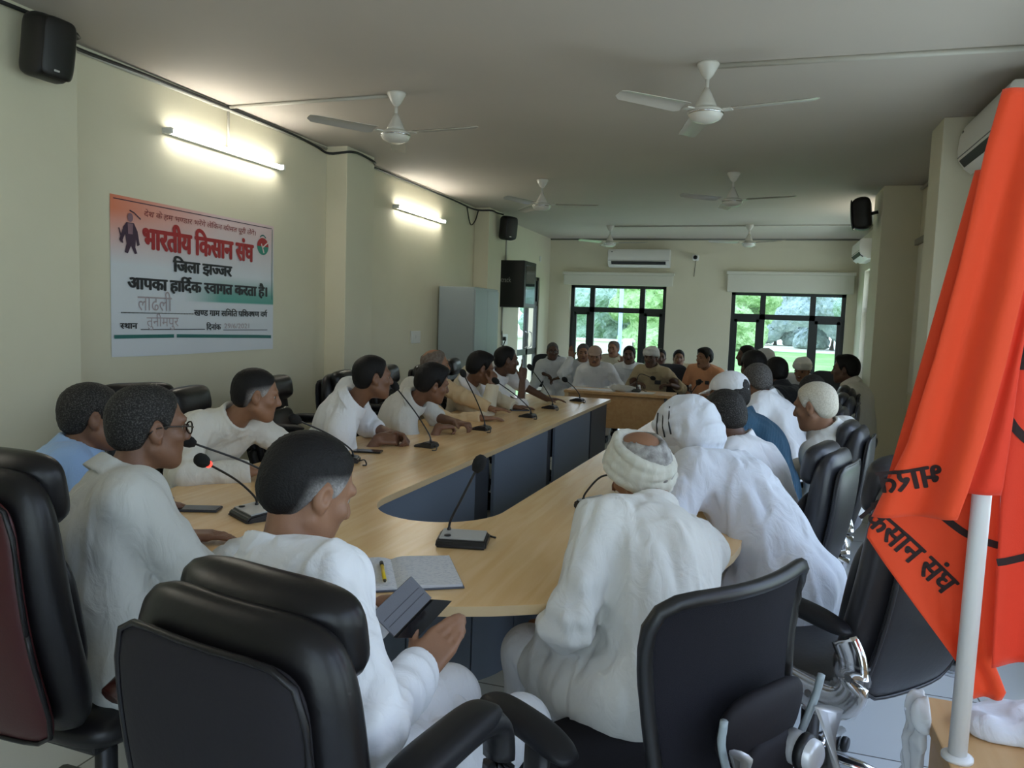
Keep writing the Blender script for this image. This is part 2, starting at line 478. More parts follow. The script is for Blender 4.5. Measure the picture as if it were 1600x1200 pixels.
# glazed door at the far end of the left wall
dr = thing('door_1', None, None); dr['kind'] = 'structure'
fr = bmesh.new(); gl = bmesh.new(); xd = XL - 0.05
y0, y1, _, z1 = DOOR
for (ya, yb, za, zb) in [(y0, y0 + .07, 0, z1), (y1 - .07, y1, 0, z1), (y0, y1, z1 - .06, z1), (y0, y1, 1.72, 1.80), ((y0 + y1) / 2 - .05, (y0 + y1) / 2 + .05, 0, 1.75), (y0, y1, 0.88, 0.98), (y0, y1, 0, .12)]:
    bm_span(fr, (xd - .03, ya, za), (xd + .03, yb, zb))
for (ya, yb, za, zb) in [(y0 + .07, (y0 + y1) / 2 - .05, .12, .88), ((y0 + y1) / 2 + .05, y1 - .07, .12, .88), (y0 + .07, (y0 + y1) / 2 - .05, .98, 1.72), ((y0 + y1) / 2 + .05, y1 - .07, .98, 1.72)]:
    bm_span(gl, (xd - .004, ya, za), (xd + .004, yb, zb))
link_bm('door_frame', fr, M_frame, dr); link_bm('pane', gl, M_glass, dr)
bm = bmesh.new(); bm_span(bm, (xd - .01, y0 + .07, 1.80), (xd + .01, y1 - .07, 2.16)); link_bm('transom_panel', bm, M_black, dr)
bm = bmesh.new()
for s in (-.1, .1):
    bm_tube(bm, [(xd + .03, (y0 + y1) / 2 + s, 1.0), (xd + .08, (y0 + y1) / 2 + s, 1.03), (xd + .08, (y0 + y1) / 2 + s, 1.25), (xd + .03, (y0 + y1) / 2 + s, 1.28)], .01)
link_bm('door_handle', bm, M_steel, dr, smooth=True)
struct('wall_light_block', box_bm((XL - 1.7, 12.4, 1.5), (.2, 5.0, 3.0)), M_wall)  # added wall outside the door, dims the brightness behind its glass

# ------------------------------------------------------------------ outside
M_grass = mat('field_grass', S(92, 146, 58), 0.9, mix=(S(132, 168, 92), 0.35, 0.4, 0.66), bump=(3, 1.0, 0.2))
M_dry = mat('dry_field', S(205, 200, 185), 0.95, mix=(S(180, 190, 150), 0.2))
bm = bmesh.new(); bm_box(bm, (0, 40.5, -0.65), (180, 53, 0.1))
tagit(link_bm('field_grass', bm, M_grass), 'green crop field outside beyond the far windows', 'grass', kind='stuff')
bm = bmesh.new(); bm_box(bm, (0, 110, -0.65), (260, 86, 0.1)); struct('ground_dry', bm, M_dry)
M_bwall = mat('boundary_wall_paint', S(215, 210, 192), 0.85, mix=(S(190, 188, 170), 0.6))
bm = bmesh.new(); bm_box(bm, (-7.6, 26.0, 0.11), (7.0, 0.2, 1.4)); bm_box(bm, (-7.6, 26.0, 0.83), (7.1, 0.3, 0.08))
for k in range(4): bm_box(bm, (-11 + k * 2.25, 25.95, 0.16), (.3, .36, 1.5))
tagit(link_bm('boundary_wall', bm, M_bwall), 'low cream boundary wall in the field seen through the window under the air conditioner', 'wall')
bm = bmesh.new(); bm_tube(bm, [(-3.42, 19.5, -.6), (-3.42, 19.5, 2.6)], .05, 10)
tagit(link_bm('metal_post', bm, mat('pale_blue_paint', S(150, 175, 215), .5), smooth=True), 'pale blue metal post standing outside the window under the air conditioner', 'post')
M_leaf = [mat('tree_leaves_a', S(128, 160, 136), 0.9, mix=(S(160, 186, 164), 2.5), bump=(5, 1.0, 0.3)),  # distance haze is put into these paled leaf colours
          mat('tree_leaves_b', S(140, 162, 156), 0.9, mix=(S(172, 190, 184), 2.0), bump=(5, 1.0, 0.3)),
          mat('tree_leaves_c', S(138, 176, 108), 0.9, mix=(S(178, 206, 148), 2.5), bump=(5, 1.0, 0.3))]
M_bark = mat('tree_bark', (0.10, 0.07, 0.05), 0.9)
def tree(x, y, h, w, mi, label, seed):
    rs = np.random.RandomState(seed)
    t = thing('tree', label, 'tree', (x, y, -0.6), group='trees beyond the field')
    F = Field()
    for k in range(24):
        a = rs.rand() * 2 * PI; r = w * 0.5 * rs.rand() ** .6; z = h * (0.06 + 0.82 * rs.rand()); rr = w * (.17 + .1 * rs.rand())
        f = 1 - 0.6 * abs(z / h - .5)
        F.ell(V(r * math.cos(a) * f, r * math.sin(a) * f, z), V(rr, rr, rr * .8), k=.3)
    F.post.append(lambda P, d: d + .16 * (np.sin(P[..., 0] * 5.1 + seed) * np.sin(P[..., 1] * 5.7) * np.sin(P[..., 2] * 6.3) + .6 * np.sin(P[..., 0] * 12 + P[..., 2] * 9) * np.sin(P[..., 2] * 13 + P[..., 1] * 8)))
    F.post.append(lambda P, d: np.maximum(d, .03 - P[..., 2]))
    v, f = F.mesh(.16, .3)
    link_mesh('crown', v, f, M_leaf[mi], t, smooth=False)
    link_bm('trunk', tube_bm([(0, 0, 0), (.1, 0, h * .25), (-.05, .1, h * .5)], [.22, .17, .1]), M_bark, t, smooth=True)
# ------------------------------------------------------------------ fixtures on walls and ceiling
M_tube = mat('tube_lamp', (1, 1, 1), .4, emit=((1.0, 0.97, 0.88), TUBE_W))
def tube_light(y0, y1, z, label, x=None, side=-1):
    x = x if x is not None else XL
    t = thing('tube_light', label, 'light', (x, (y0 + y1) / 2, z), group='tube lights on the wall')
    s = -side; L = y1 - y0
    link_bm('batten', bm_span(bmesh.new(), (0, -L / 2, -.018), (s * .035, L / 2, .018), .004), M_white, t)
    bm = bmesh.new(); bm_tube(bm, [(s * .052, -L / 2 + .03, 0), (s * .052, L / 2 - .03, 0)], .014, 12); link_bm('lamp', bm, M_tube, t, smooth=True)
    for e in (-1, 1): link_bm('end_cap', box_bm((s * .05, e * (L / 2 - .012), 0), (.045, .024, .04), .004), M_white, t)
    return t
tube_light(4.14, 5.40, 2.645, 'glowing tube light on the left wall above the banner')
tube_light(7.42, 8.72, 2.635, 'glowing tube light on the left wall above the grey steel cupboard')
tube_light(9.5, 10.6, 2.66, 'added fill tube light on the right wall, unseen beyond the far column', XR, 1)  # added lamp, out of sight, lifts the dark far ceiling
for y in (0.3,):
    tube_light(y, y + 1.25, 2.64, 'added fill tube light on the left wall, out of view before the first column')  # extra lamp added out of view to brighten the room

M_fan = mat('fan_enamel', (0.66, 0.64, 0.58), 0.25)
M_fanb = mat('fan_blade_enamel', (0.48, 0.45, 0.40), 0.22)
def fan():
    t = thing('ceiling_fan', '', 'fan', (0, 0, 0), group='ceiling fans')
    link_bm('canopy', bm_lathe(bmesh.new(), [(.012, -.09), (.03, -.07), (.062, -.012), (.062, 0)], seg=28), M_fan, t, smooth=True)
    link_bm('rod', tube_bm([(0, 0, -.08), (0, 0, -.17)], .011, 12), M_fan, t, smooth=True)
    link_bm('lower_canopy', bm_lathe(bmesh.new(), [(.062, -.245), (.056, -.225), (.03, -.17), (.014, -.135)], seg=28), M_fan, t, smooth=True)
    link_bm('motor', bm_lathe(bmesh.new(), [(0, -.325), (.05, -.322), (.085, -.305), (.098, -.28), (.098, -.262), (.085, -.252), (.06, -.248), (0.02, -.24)], seg=32), M_fan, t, smooth=True)
    link_bm('trim_band', bm_lathe(bmesh.new(), [(.096, -.283), (.1005, -.279), (.1005, -.274), (.096, -.27)], seg=32), M_chrome, t, smooth=True)
    for k in range(3):
        a = k * 2 * PI / 3; bm = bmesh.new()
        ca, sa = math.cos(a), math.sin(a)
        def P(r, w, z): return (r * sa + w * ca, r * ca - w * sa, z)
        for r0, r1, wl, wr in ((.15, .60, 0, 0),):
            top = []; n = 14
            for i in range(n + 1):
                u = i / n; r = .15 + .45 * u
                hw = .062 * (1 - .18 * u) * (1 if i < n else .55) * (.8 if i == 0 else 1)
                top.append((r, hw))
            rows = []
            for r, hw in top:
                rows.append([bm.verts.new(P(r, w, -.262 + .012 * (1 - (w / .06) ** 2) - w * .18 + dz - .01 * (r - .15))) for dz in (0, -.003) for w in (-hw, -hw * .5, 0, hw * .5, hw)])
            for A, B in zip(rows, rows[1:]):
                for q in range(4):
                    bm.faces.new((A[q], B[q], B[q + 1], A[q + 1])); bm.faces.new((A[5 + q], A[6 + q], B[6 + q], B[5 + q]))
                bm.faces.new((A[0], A[5], B[5], B[0])); bm.faces.new((A[4], B[4], B[9], A[9]))
            for R_, fl in ((rows[0], 0), (rows[-1], 1)):
                for q in range(4): bm.faces.new((R_[q], R_[q + 1], R_[6 + q], R_[5 + q]) if not fl else (R_[q + 1], R_[q], R_[5 + q], R_[6 + q]))
        b = link_bm('blade', bm, M_fanb, t, smooth=True, auto=40)
        bm = bmesh.new(); bm_box(bm, P(.125, 0, -.264), (.05, .05, .008), .003, Matrix.Rotation(-a, 3, 'Z')); link_bm('blade_arm', bm, M_fan, b)
    return t
F0 = fan()
for i, (x, y, yaw, lab) in enumerate([(-2.39, 4.73, -24, 'white ceiling fan nearest the banner, left of the nearest pair'), (-.37, 4.55, -16, 'white ceiling fan with glinting blades nearest the orange flag'),
                                (-2.29, 7.95, -39, 'white ceiling fan of the middle pair on the cupboard side'), (-.34, 7.81, -12, 'white ceiling fan of the middle pair on the column side'),
                                (-2.31, 11.9, -22, 'farthest ceiling fan in front of the air conditioner over the window'), (-.25, 11.84, 6, 'farthest ceiling fan above the right-hand far window')]):
    o = F0 if i == 0 else copy_tree(F0)
    o.location = (x, y, ZC); o.rotation_euler = (0, 0, -math.radians(yaw)); o['label'] = lab

# wall speakers
M_spk = mat('speaker_shell', (0.006, 0.005, 0.005), 0.45, bump=(400, .08))
M_logo = mat('silver_badge', (0.7, 0.7, 0.7), 0.25, metal=.6)
def speaker(label, loc, yaw, pitch=12, s=1.0):
    t = thing('wall_speaker', label, 'speaker', loc, yaw, group='black wall speakers')
    v, f = pillow(.235 * s, .36 * s, .20 * s, n=7, e=7, N=20, bend=lambda x, z: -.9 * (x * x + .3 * z * z) / s)
    R = np.array(Matrix.Rotation(-math.radians(pitch), 3, 'X'))
    v = v @ R.T
    link_mesh('cabinet', v, f, M_spk, t)
    v, f = pillow(.21 * s, .33 * s, .02 * s, n=6, e=6, N=14, bend=lambda x, z: .1 * s - .9 * (x * x + .3 * z * z) / s)
    link_mesh('grille', v @ R.T, f, M_spk, t)
    bm = box_bm((.02 * s, .107 * s, -.125 * s), (.035 * s, .006, .012 * s), .002); bmesh.ops.rotate(bm, cent=(0, 0, 0), matrix=Matrix.Rotation(-math.radians(pitch), 3, 'X'), verts=bm.verts)
    link_bm('badge', bm, M_logo, t)
    link_bm('bracket', tube_bm([(0, -.09 * s, 0), (0, -.17 * s, .02 * s)], .018, 8), M_black, t, smooth=True)
    return t
speaker('large black wall speaker near the ceiling on the left column, closest to camera', (-3.40, 2.985, 2.75), 92, 8, .85)
speaker('small black wall speaker on the column above the black wall rack', (-3.42, 10.25, 2.74), 128, 6, .92)
speaker('black wall speaker on the right column above the far air conditioner', (.93, 8.95, 2.72), -80, 6, .95)

M_ac = mat('ac_plastic', (0.74, 0.73, 0.68), 0.3)
M_vent = mat('ac_vent_dark', (0.015, 0.015, 0.015), 0.6)
def split_ac(label, loc, yaw, L=1.0, H=.30, D=.22):
    """local: back on y=0, front toward +y"""
    t = thing('air_conditioner', label, 'air conditioner', loc, yaw, group='split air conditioners')
    bm = bmesh.new()
    k_ = D / .22; prof = [(0, 0), (.10 * k_, -.0), (.19 * k_, .055), (.215 * k_, .10), (D, .16), (.215 * k_, .26), (.19 * k_, H), (0, H)]
    a = [bm.verts.new((-L / 2, y, z)) for y, z in prof]; b = [bm.verts.new((L / 2, y, z)) for y, z in prof]
    n = len(prof); bm.faces.new(a); bm.faces.new(list(reversed(b)))
    for i in range(n): bm.faces.new((a[i], b[i], b[(i + 1) % n], a[(i + 1) % n]))
    bmesh.ops.bevel(bm, geom=[e for e in bm.edges], offset=.006, segments=2, affect='EDGES')
    link_bm('body', bm, M_ac, t, smooth=True, auto=30)
    bm = bmesh.new(); rot = Matrix.Rotation(math.radians(52), 3, 'X')
    bm_box(bm, (0, .186 * k_, .066), (L * .88, .085, .034), 0, rot); link_bm('outlet', bm, M_vent, t)
    bm = bmesh.new(); bm_box(bm, (0, .172 * k_, .022), (L * .9, .065, .010), .003, Matrix.Rotation(math.radians(38), 3, 'X')); link_bm('louvre', bm, M_ac, t)
    bm = bmesh.new(); bm_box(bm, (0, D * .985, .115), (L * .985, .005, .006)); link_bm('seam', bm, mat('ac_seam', (.2, .2, .19), .6), t)
    bm = bmesh.new(); bm_lathe(bm, [(.012, 0), (.016, .0), (.016, .003), (.012, .003)], Matrix.Translation((L / 2 - .07, .20 * k_ + .012, H * .82)) @ Matrix.Rotation(-PI / 2, 4, 'X'), 16)
    link_bm('badge', bm, M_black, t)
    return t
split_ac('white split air conditioner on the far wall over the left window', (-2.12, YF, 2.46), 180, 1.08, .31)
split_ac('large white split air conditioner by the nearest right column, behind the orange flag', (XR, 5.45, 2.57), -90, 1.05, .33, .27)
split_ac('small distant air conditioner on the right wall beyond the columns', (XR, 12.35, 2.50), -90, 1.0, .28)

def roller_blind(label, x0, x1, z0, z1):
    t = thing('roller_blind', label, 'blind', ((x0 + x1) / 2, YF, z0), group='rolled up blinds')
    w = (x1 - x0) / 2; h = z1 - z0
    link_bm('blind_fabric', bm_span(bmesh.new(), (-w + .02, -.09, 0), (w - .02, -.0, h - .05), .012), M_cream, t)
    link_bm('headrail', bm_span(bmesh.new(), (-w, -.11, h - .05), (w, 0, h), .008), M_cream, t)
roller_blind('cream rolled up blind over the left far window, below the air conditioner', -3.50, -1.50, 2.14, 2.37)
roller_blind('cream rolled up blind over the right far window', -.62, 1.42, 2.07, 2.42)
bl = thing('window_blind', 'cream blind pulled down in the recess between the right columns', 'blind', (XR, 7.6, .9))
link_bm('blind_fabric', bm_span(bmesh.new(), (-.03, -.95, 0), (-.012, .95, 1.46), .003), M_cream, bl); link_bm('headrail', bm_span(bmesh.new(), (-.06, -1.0, 1.46), (0, 1.0, 1.52), .005), mat('blind_rail', (.25, .23, .18), .5), bl); link_bm('bottom_bar', bm_span(bmesh.new(), (-.035, -.95, -.02), (-.008, .95, 0), .003), M_cream, bl)
c = thing('security_camera', 'small white wall camera with a black eye between the two far windows', 'camera', (-1.15, YF, 2.64))
link_bm('base', bm_lathe(bmesh.new(), [(.045, 0), (.045, .03), (.03, .05), (0, .05)], Matrix.Rotation(PI / 2, 4, 'X'), 20), M_white, c, smooth=True)
link_bm('housing', box_bm((0, -.10, 0), (.11, .12, .10), .03, seg=4), M_white, c, smooth=True)
link_bm('lens', bm_lathe(bmesh.new(), [(0, .018), (.025, .014), (.036, 0)], Matrix.Translation((0, -.16, 0)) @ Matrix.Rotation(PI / 2, 4, 'X'), 20), M_blk_gloss, c, smooth=True)

# steel cupboard, wall rack, switches
M_cup = mat('cupboard_grey', S(152, 162, 165), 0.32)
c = thing('steel_cupboard', 'tall grey steel cupboard against the left wall', 'cupboard', (XL + .02, 9.09, 0))
link_bm('body', bm_span(bmesh.new(), (0, -.43, .0), (.46, .43, 1.86), .008), M_cup, c)
for k, (a, b) in enumerate(((-.425, -.002), (.002, .425))):
    d = link_bm('door', bm_span(bmesh.new(), (.461, a, .08), (.475, b, 1.83), .004), M_cup, c)
    link_bm('handle', tube_bm([(.476, -.05 + .1 * k, .9), (.50, -.05 + .1 * k, .92), (.50, -.05 + .1 * k, 1.04), (.476, -.05 + .1 * k, 1.06)], .008), M_chrome, d, smooth=True)
c = thing('equipment_rack', 'black equipment rack with a glass door mounted high on the left wall', 'rack', (XL, 11.05, 1.66))
link_bm('body', bm_span(bmesh.new(), (0, -.3, 0), (.44, .3, .68), .006), M_black, c)
d = link_bm('door', bm_span(bmesh.new(), (.44, -.295, .005), (.455, .295, .675), .004), M_black, c)
link_bm('pane', bm_span(bmesh.new(), (.4555, -.23, .06), (.458, .23, .62)), mat('smoked_glass', (.02, .03, .03), .04, spec=.8), d)
RACK = c
def plate(name, label, cat, loc, s, n, group=None):
    t = thing(name, label, cat, loc, group=group)
    link_bm('plate', bm_span(bmesh.new(), (0, -s[0] / 2, 0), (.018, s[0] / 2, s[1]), .004), M_white, t)
    for k in range(n):
        y = (k - (n - 1) / 2) * s[0] / n * .8
        link_bm('switch', box_bm((.019, y, s[1] / 2), (.01, .022, .045), .003), M_white, t)
    return t
plate('switch_box', 'white square switch box on the left wall beside the cupboard', 'switch', (XL, 8.04, 1.18), (.24, .14), 1)
t = plate('power_socket', 'white power socket with black plug on the wall under the black rack', 'socket', (XL, 11.25, 1.08), (.30, .17), 2)
link_bm('plug', box_bm((.035, -.07, .10), (.05, .05, .06), .008), M_black, t)
plate('door_bell_switch', 'small black switch high on the left wall near the far corner', 'switch', (XL, 13.1, 2.5), (.05, .09), 0)

# wiring: conduits are white strips, cables black
M_cond = mat('conduit_plastic', (0.50, 0.48, 0.42), 0.5)
M_cable = mat('cable_black', (0.012, 0.012, 0.012), 0.5)
def strip(label, pts, r=.012, m=M_cond, name='conduit', cat='conduit', group='surface conduits', flat=None):
    return tagit(link_bm(name, tube_bm(pts, r, 8, flat=flat), m, smooth=True), label, cat, group)
zc = ZC - .012
strip('white conduit on the ceiling from the left wall to the fan nearest the banner', [(XL, 4.78, zc), (-2.45, 4.75, zc)])
strip('white conduit on the ceiling from the nearest right fan towards the right wall', [(-.32, 4.57, zc), (XR, 4.6, zc)], .016)
strip('white conduit along the ceiling joining the two farthest fans', [(-2.28, 11.92, zc), (XR, 11.88, zc)])
strip('dark conduit along the top of the far wall', [(XL, YF - .015, zc), (XR, YF - .015, zc)], .014, mat('conduit_grey', (.2, .2, .17), .6))
strip('white conduit dropping from the ceiling to the tube light above the banner', [(XL + .012, 4.78, ZC), (XL + .012, 4.78, 2.67)], .009)
strip('white conduit along the top of the left wall above the banner', [(XL + .012, 3.32, 2.93), (XL + .012, 6.1, 2.945)], .012)
strip('white conduit running down the left wall into the black rack', [(XL + .012, 11.2, 2.9), (XL + .012, 11.2, 2.34)], .012)
strip('white conduit running from the black rack down to the power socket', [(XL + .012, 11.1, 1.66), (XL + .012, 11.1, 1.24)], .014)
strip('white conduit along the top of the recess between the right columns', [(XR - .015, 6.41, 2.93), (XR - .015, 8.69, 2.93)], .014)
cab = [(XL + .03, 1.2, 2.93), (XL + .03, 2.4, 2.955), (XL + .1, 2.72, 2.95), (XCOL + .02, 2.8, 2.93), (XCOL + .02, 3.28, 2.93), (XL + .05, 3.4, 2.93), (XL + .02, 4.0, 2.945), (XL + .02, 5.4, 2.95), (XL + .02, 5.9, 2.93), (XL + .05, 6.08, 2.90), (XCOL + .02, 6.14, 2.92), (XCOL + .02, 6.35, 2.935), (XCOL + .02, 6.6, 2.91), (XL + .06, 6.68, 2.93), (XL + .02, 7.2, 2.95), (XL + .02, 9.0, 2.945), (XL + .03, 9.75, 2.93), (XCOL + .02, 9.87, 2.93), (XCOL + .02, 10.1, 2.93), (-3.48, 10.2, 2.92)]
strip('black cable strung along the top of the left wall to the speakers', smooth_path(cab, 5), .011, M_cable, 'cable', 'cable', 'black cables')
strip('black cable loop hanging by the small speaker on the far left column', smooth_path([(XL + .02, 9.5, 2.93), (XL + .03, 9.62, 2.72), (XL + .04, 9.76, 2.78), (XL + .06, 9.82, 2.92)], 6), .008, M_cable, 'cable', 'cable', 'black cables')
strip('black cable hanging from the power socket under the rack', smooth_path([(XL + .02, 11.1, 1.3), (XL + .06, 11.0, 1.16), (XL + .05, 11.06, 1.06), (XL + .06, 11.17, 1.17)], 6), .008, M_cable, 'cable', 'cable', 'black cables')
strip('thin black cable hanging down the far wall from the wall camera', [(-1.15, YF - .01, 2.6), (-1.17, YF - .01, 2.32)], .004, M_cable, 'cable', 'cable', 'black cables')
# ------------------------------------------------------------------ conference table
def wood_mat(name, c1, c2, rough=.3, sc=(14, 1.2, 14)):
    m = bpy.data.materials.new(name); m.use_nodes = True; nt = m.node_tree; b = nt.nodes['Principled BSDF']
    tc = nt.nodes.new('ShaderNodeTexCoord'); mp = nt.nodes.new('ShaderNodeMapping'); mp.inputs['Scale'].default_value = sc
    n = nt.nodes.new('ShaderNodeTexNoise'); n.inputs['Scale'].default_value = 1.6; n.inputs['Detail'].default_value = 6; n.inputs['Distortion'].default_value = .6
    r = nt.nodes.new('ShaderNodeValToRGB'); r.color_ramp.elements[0].position = .35; r.color_ramp.elements[1].position = .68
    r.color_ramp.elements[0].color = (*c1, 1); r.color_ramp.elements[1].color = (*c2, 1)
    nt.links.new(tc.outputs['Object'], mp.inputs[0]); nt.links.new(mp.outputs[0], n.inputs['Vector'])
    nt.links.new(n.outputs[0], r.inputs[0]); nt.links.new(r.outputs[0], b.inputs['Base Color'])
    b.inputs['Roughness'].default_value = rough
    return m
M_maple = wood_mat('maple_laminate', S(224, 184, 128), S(234, 200, 150), .24)
M_oak = wood_mat('desk_laminate', S(196, 152, 100), S(206, 166, 116), .4)
M_edge = mat('maple_edging', S(214, 186, 142), .4)
M_panel = mat('panel_grey', S(112, 122, 136), .5)
M_pilaster = mat('panel_dark', S(58, 62, 70), .5)
TH = .75; CX, CY = -1.19, 2.85
def arc(a, b, cx, cy, n=24):
    return [(cx - a * math.cos(t), cy - b * math.sin(t)) for t in np.linspace(0, PI, n)]
def lane(x0, x1, ya, yb, n): return [(x0 + (x1 - x0) * t, ya + (yb - ya) * t) for t in np.linspace(0, 1, n)]
outer = lane(-2.27, -2.36, 7.40, CY, 10)[:-1] + arc(1.17, 1.10, CX, CY, 33) + lane(-.02, .20, CY, 7.30, 10)[1:]
inner = lane(-1.355, -1.455, 7.40, CY, 10)[:-1] + arc(.265, .28, CX, CY, 33) + lane(-.925, -.70, CY, 7.30, 10)[1:]
tab = thing('conference_table', 'large U-shaped maple conference table with grey panels', 'table', (CX, 3.2, 0))
def rel(p, z): return (p[0] - CX, p[1] - 3.2, z)
bm = bmesh.new()
ot = [bm.verts.new(rel(p, TH)) for p in outer]; it = [bm.verts.new(rel(p, TH)) for p in inner]
ob = [bm.verts.new(rel(p, TH - .028)) for p in outer]; ib = [bm.verts.new(rel(p, TH - .028)) for p in inner]
edge_faces = []
n = len(outer)
for i in range(n - 1):
    bm.faces.new((ot[i], it[i], it[i + 1], ot[i + 1])); bm.faces.new((ob[i], ob[i + 1], ib[i + 1], ib[i]))
    edge_faces += [bm.faces.new((ot[i], ot[i + 1], ob[i + 1], ob[i])), bm.faces.new((it[i], ib[i], ib[i + 1], it[i + 1]))]
edge_faces += [bm.faces.new((ot[0], ob[0], ib[0], it[0])), bm.faces.new((ot[-1], it[-1], ib[-1], ob[-1]))]
for f in edge_faces: f.material_index = 1
link_bm('tabletop', bm, [M_maple, M_edge], tab, smooth=True, auto=35)
def ribbon(pts, off, z0, z1, name, m, th=.018):
    """upright panel following a plan path, set in by off to its left"""
    bm = bmesh.new(); P = [np.array(p) for p in pts]; A = []; B = []
    for i in range(len(P)):
        t = P[min(i + 1, len(P) - 1)] - P[max(i - 1, 0)]; t /= np.linalg.norm(t); nrm = V(-t[1], t[0])
        A.append(P[i] + nrm * off); B.append(P[i] + nrm * (off + th))
    q = [[bm.verts.new(rel(p, z)) for p in L] for L, z in ((A, z0), (A, z1), (B, z0), (B, z1))]
    for i in range(len(P) - 1):
        bm.faces.new((q[0][i], q[0][i + 1], q[1][i + 1], q[1][i])); bm.faces.new((q[2][i], q[3][i], q[3][i + 1], q[2][i + 1]))
        bm.faces.new((q[0][i], q[2][i], q[2][i + 1], q[0][i + 1])); bm.faces.new((q[1][i], q[1][i + 1], q[3][i + 1], q[3][i]))
    for i in (0, -1): bm.faces.new((q[0][i], q[1][i], q[3][i], q[2][i]))
    return link_bm(name, bm, m, tab, smooth=True, auto=30)
ZB = .14; ZP = TH - .028
# inner side: panels of the left arm, the curve, the right arm, dark joints between them
def seg(x0, y0, x1, y1): return [(x0, y0), ((x0 + x1) / 2, (y0 + y1) / 2), (x1, y1)]
lx = lambda y: -1.455 + .022 * (y - 2.85); rx = lambda y: -.925 + .0506 * (y - 2.85)
ribbon(seg(lx(7.36), 7.36, lx(6.72), 6.72), -.05, ZB, ZP, 'inner_panel', M_pilaster)
for a, b in ((6.68, 5.55), (5.35, 4.25), (3.95, 2.86)): ribbon(seg(lx(a), a, lx(b), b), -.05, ZB, ZP, 'inner_panel', M_panel)
for a, b in ((5.53, 5.37), (4.22, 3.97)): ribbon(seg(lx(a), a, lx(b), b), -.075, ZB, ZP, 'dark_joint', M_pilaster)
A = arc(.265, .28, CX, CY, 25)
for i0, i1 in ((0, 6), (6, 12), (12, 18), (18, 24)): ribbon(A[i0:i1 + 1], -.05, ZB, ZP, 'curved_panel', M_panel)
for a, b in ((2.86, 4.1), (4.14, 5.5), (5.54, 7.26)): ribbon(seg(rx(a), a, rx(b), b), -.05, ZB, ZP, 'inner_panel', M_panel)
ribbon([(-2.2, 7.33), (-1.8, 7.33), (-1.42, 7.33)], 0, ZB, ZP, 'end_panel', M_pilaster); ribbon([(-.65, 7.25), (-.2, 7.25), (.12, 7.25)], 0, ZB, ZP, 'end_panel', M_pilaster)
for x, y in ((-1.62, 7.0), (-1.68, 4.1), (-1.7, 3.0), (-.72, 2.9), (-.64, 4.2), (-.5, 6.9)):
    bm = bmesh.new(); bm_span(bm, rel((x - .03, y - .03), 0), rel((x + .03, y + .03), ZP), .004); link_bm('leg', bm, M_pilaster, tab)

d = thing('desk', 'small plain wooden desk across the far end of the room', 'desk', (-1.42, 8.32, 0))
link_bm('desktop', bm_span(bmesh.new(), (-.58, -.24, .722), (.58, .24, .75), .003), M_oak, d)
link_bm('front_panel', bm_span(bmesh.new(), (-.54, -.18, .36), (.49, -.16, .722)), M_oak, d)
for s in (-1, 1): link_bm('side_panel', bm_span(bmesh.new(), (s * .575, -.225, 0), (s * .53, .225, .722), .003), M_edge, d)

# ------------------------------------------------------------------ chairs
M_lea = mat('black_leather', (0.007, 0.006, 0.007), .36, bump=(60, .12, .004), spec=.38)
M_lea_g = mat('grey_leather', (0.024, 0.024, 0.028), .36, bump=(60, .12, .004), spec=.42)
M_back = mat('chair_back_vinyl', (0.015, 0.013, 0.016), .7, bump=(90, .12, .004), spec=.25)
M_pad = mat('arm_pad', (0.009, 0.009, 0.011), .5, spec=.3)
M_mar = mat('maroon_vinyl', (0.050, 0.006, 0.007), .4, bump=(120, .1, .003))
M_marw = mat('maroon_wood', (0.040, 0.010, 0.007), .3)
M_mesh = mat('chair_mesh', (0.013, 0.012, 0.017), .8, bump=(900, .8, .004), spec=.2)
M_silver = mat('silver_plastic', (0.62, 0.62, 0.63), .3, metal=.35)
M_wrap = mat('clear_wrap', (0.85, 0.87, 0.9), .12, alpha=.13)
def tf(v, R, t): return np.asarray(v) @ np.asarray(R).T + np.asarray(t)
RX = lambda a: np.array(Matrix.Rotation(math.radians(a), 3, 'X'))
def star_base(t, m, r=.30, casters=True):
    for k in range(5):
        a = 2 * PI * k / 5 + .3; c, s = math.cos(a), math.sin(a)
        bm = tube_bm([(c * .03, s * .03, .12), (c * r * .55, s * r * .55, .105), (c * r, s * r, .075)], [.032, .026, .018], 8, flat=(1, .7))
        link_bm('base_leg', bm, m, t, smooth=True)
        cs = thing('caster', None, None); cs.parent = t
        bm = bmesh.new()
        for e in (-1, 1): bm_lathe(bm, [(.0, -.01), (.024, -.01), (.027, 0), (.024, .01), (0, .01)], Matrix.Translation((c * r - s * e * .016, s * r + c * e * .016, .027)) @ Matrix.Rotation(a, 4, 'Z') @ Matrix.Rotation(PI / 2, 4, 'X'), 14)
        bpy.data.objects.remove(cs)
        link_bm('caster', bm, M_black, t, smooth=True)
    link_bm('gas_column', bm_lathe(bmesh.new(), [(.045, .09), (.045, .14), (.03, .15), (.03, .26), (.024, .265), (.024, .42)], seg=18), M_black if m is not M_chrome else M_black, t, smooth=True)
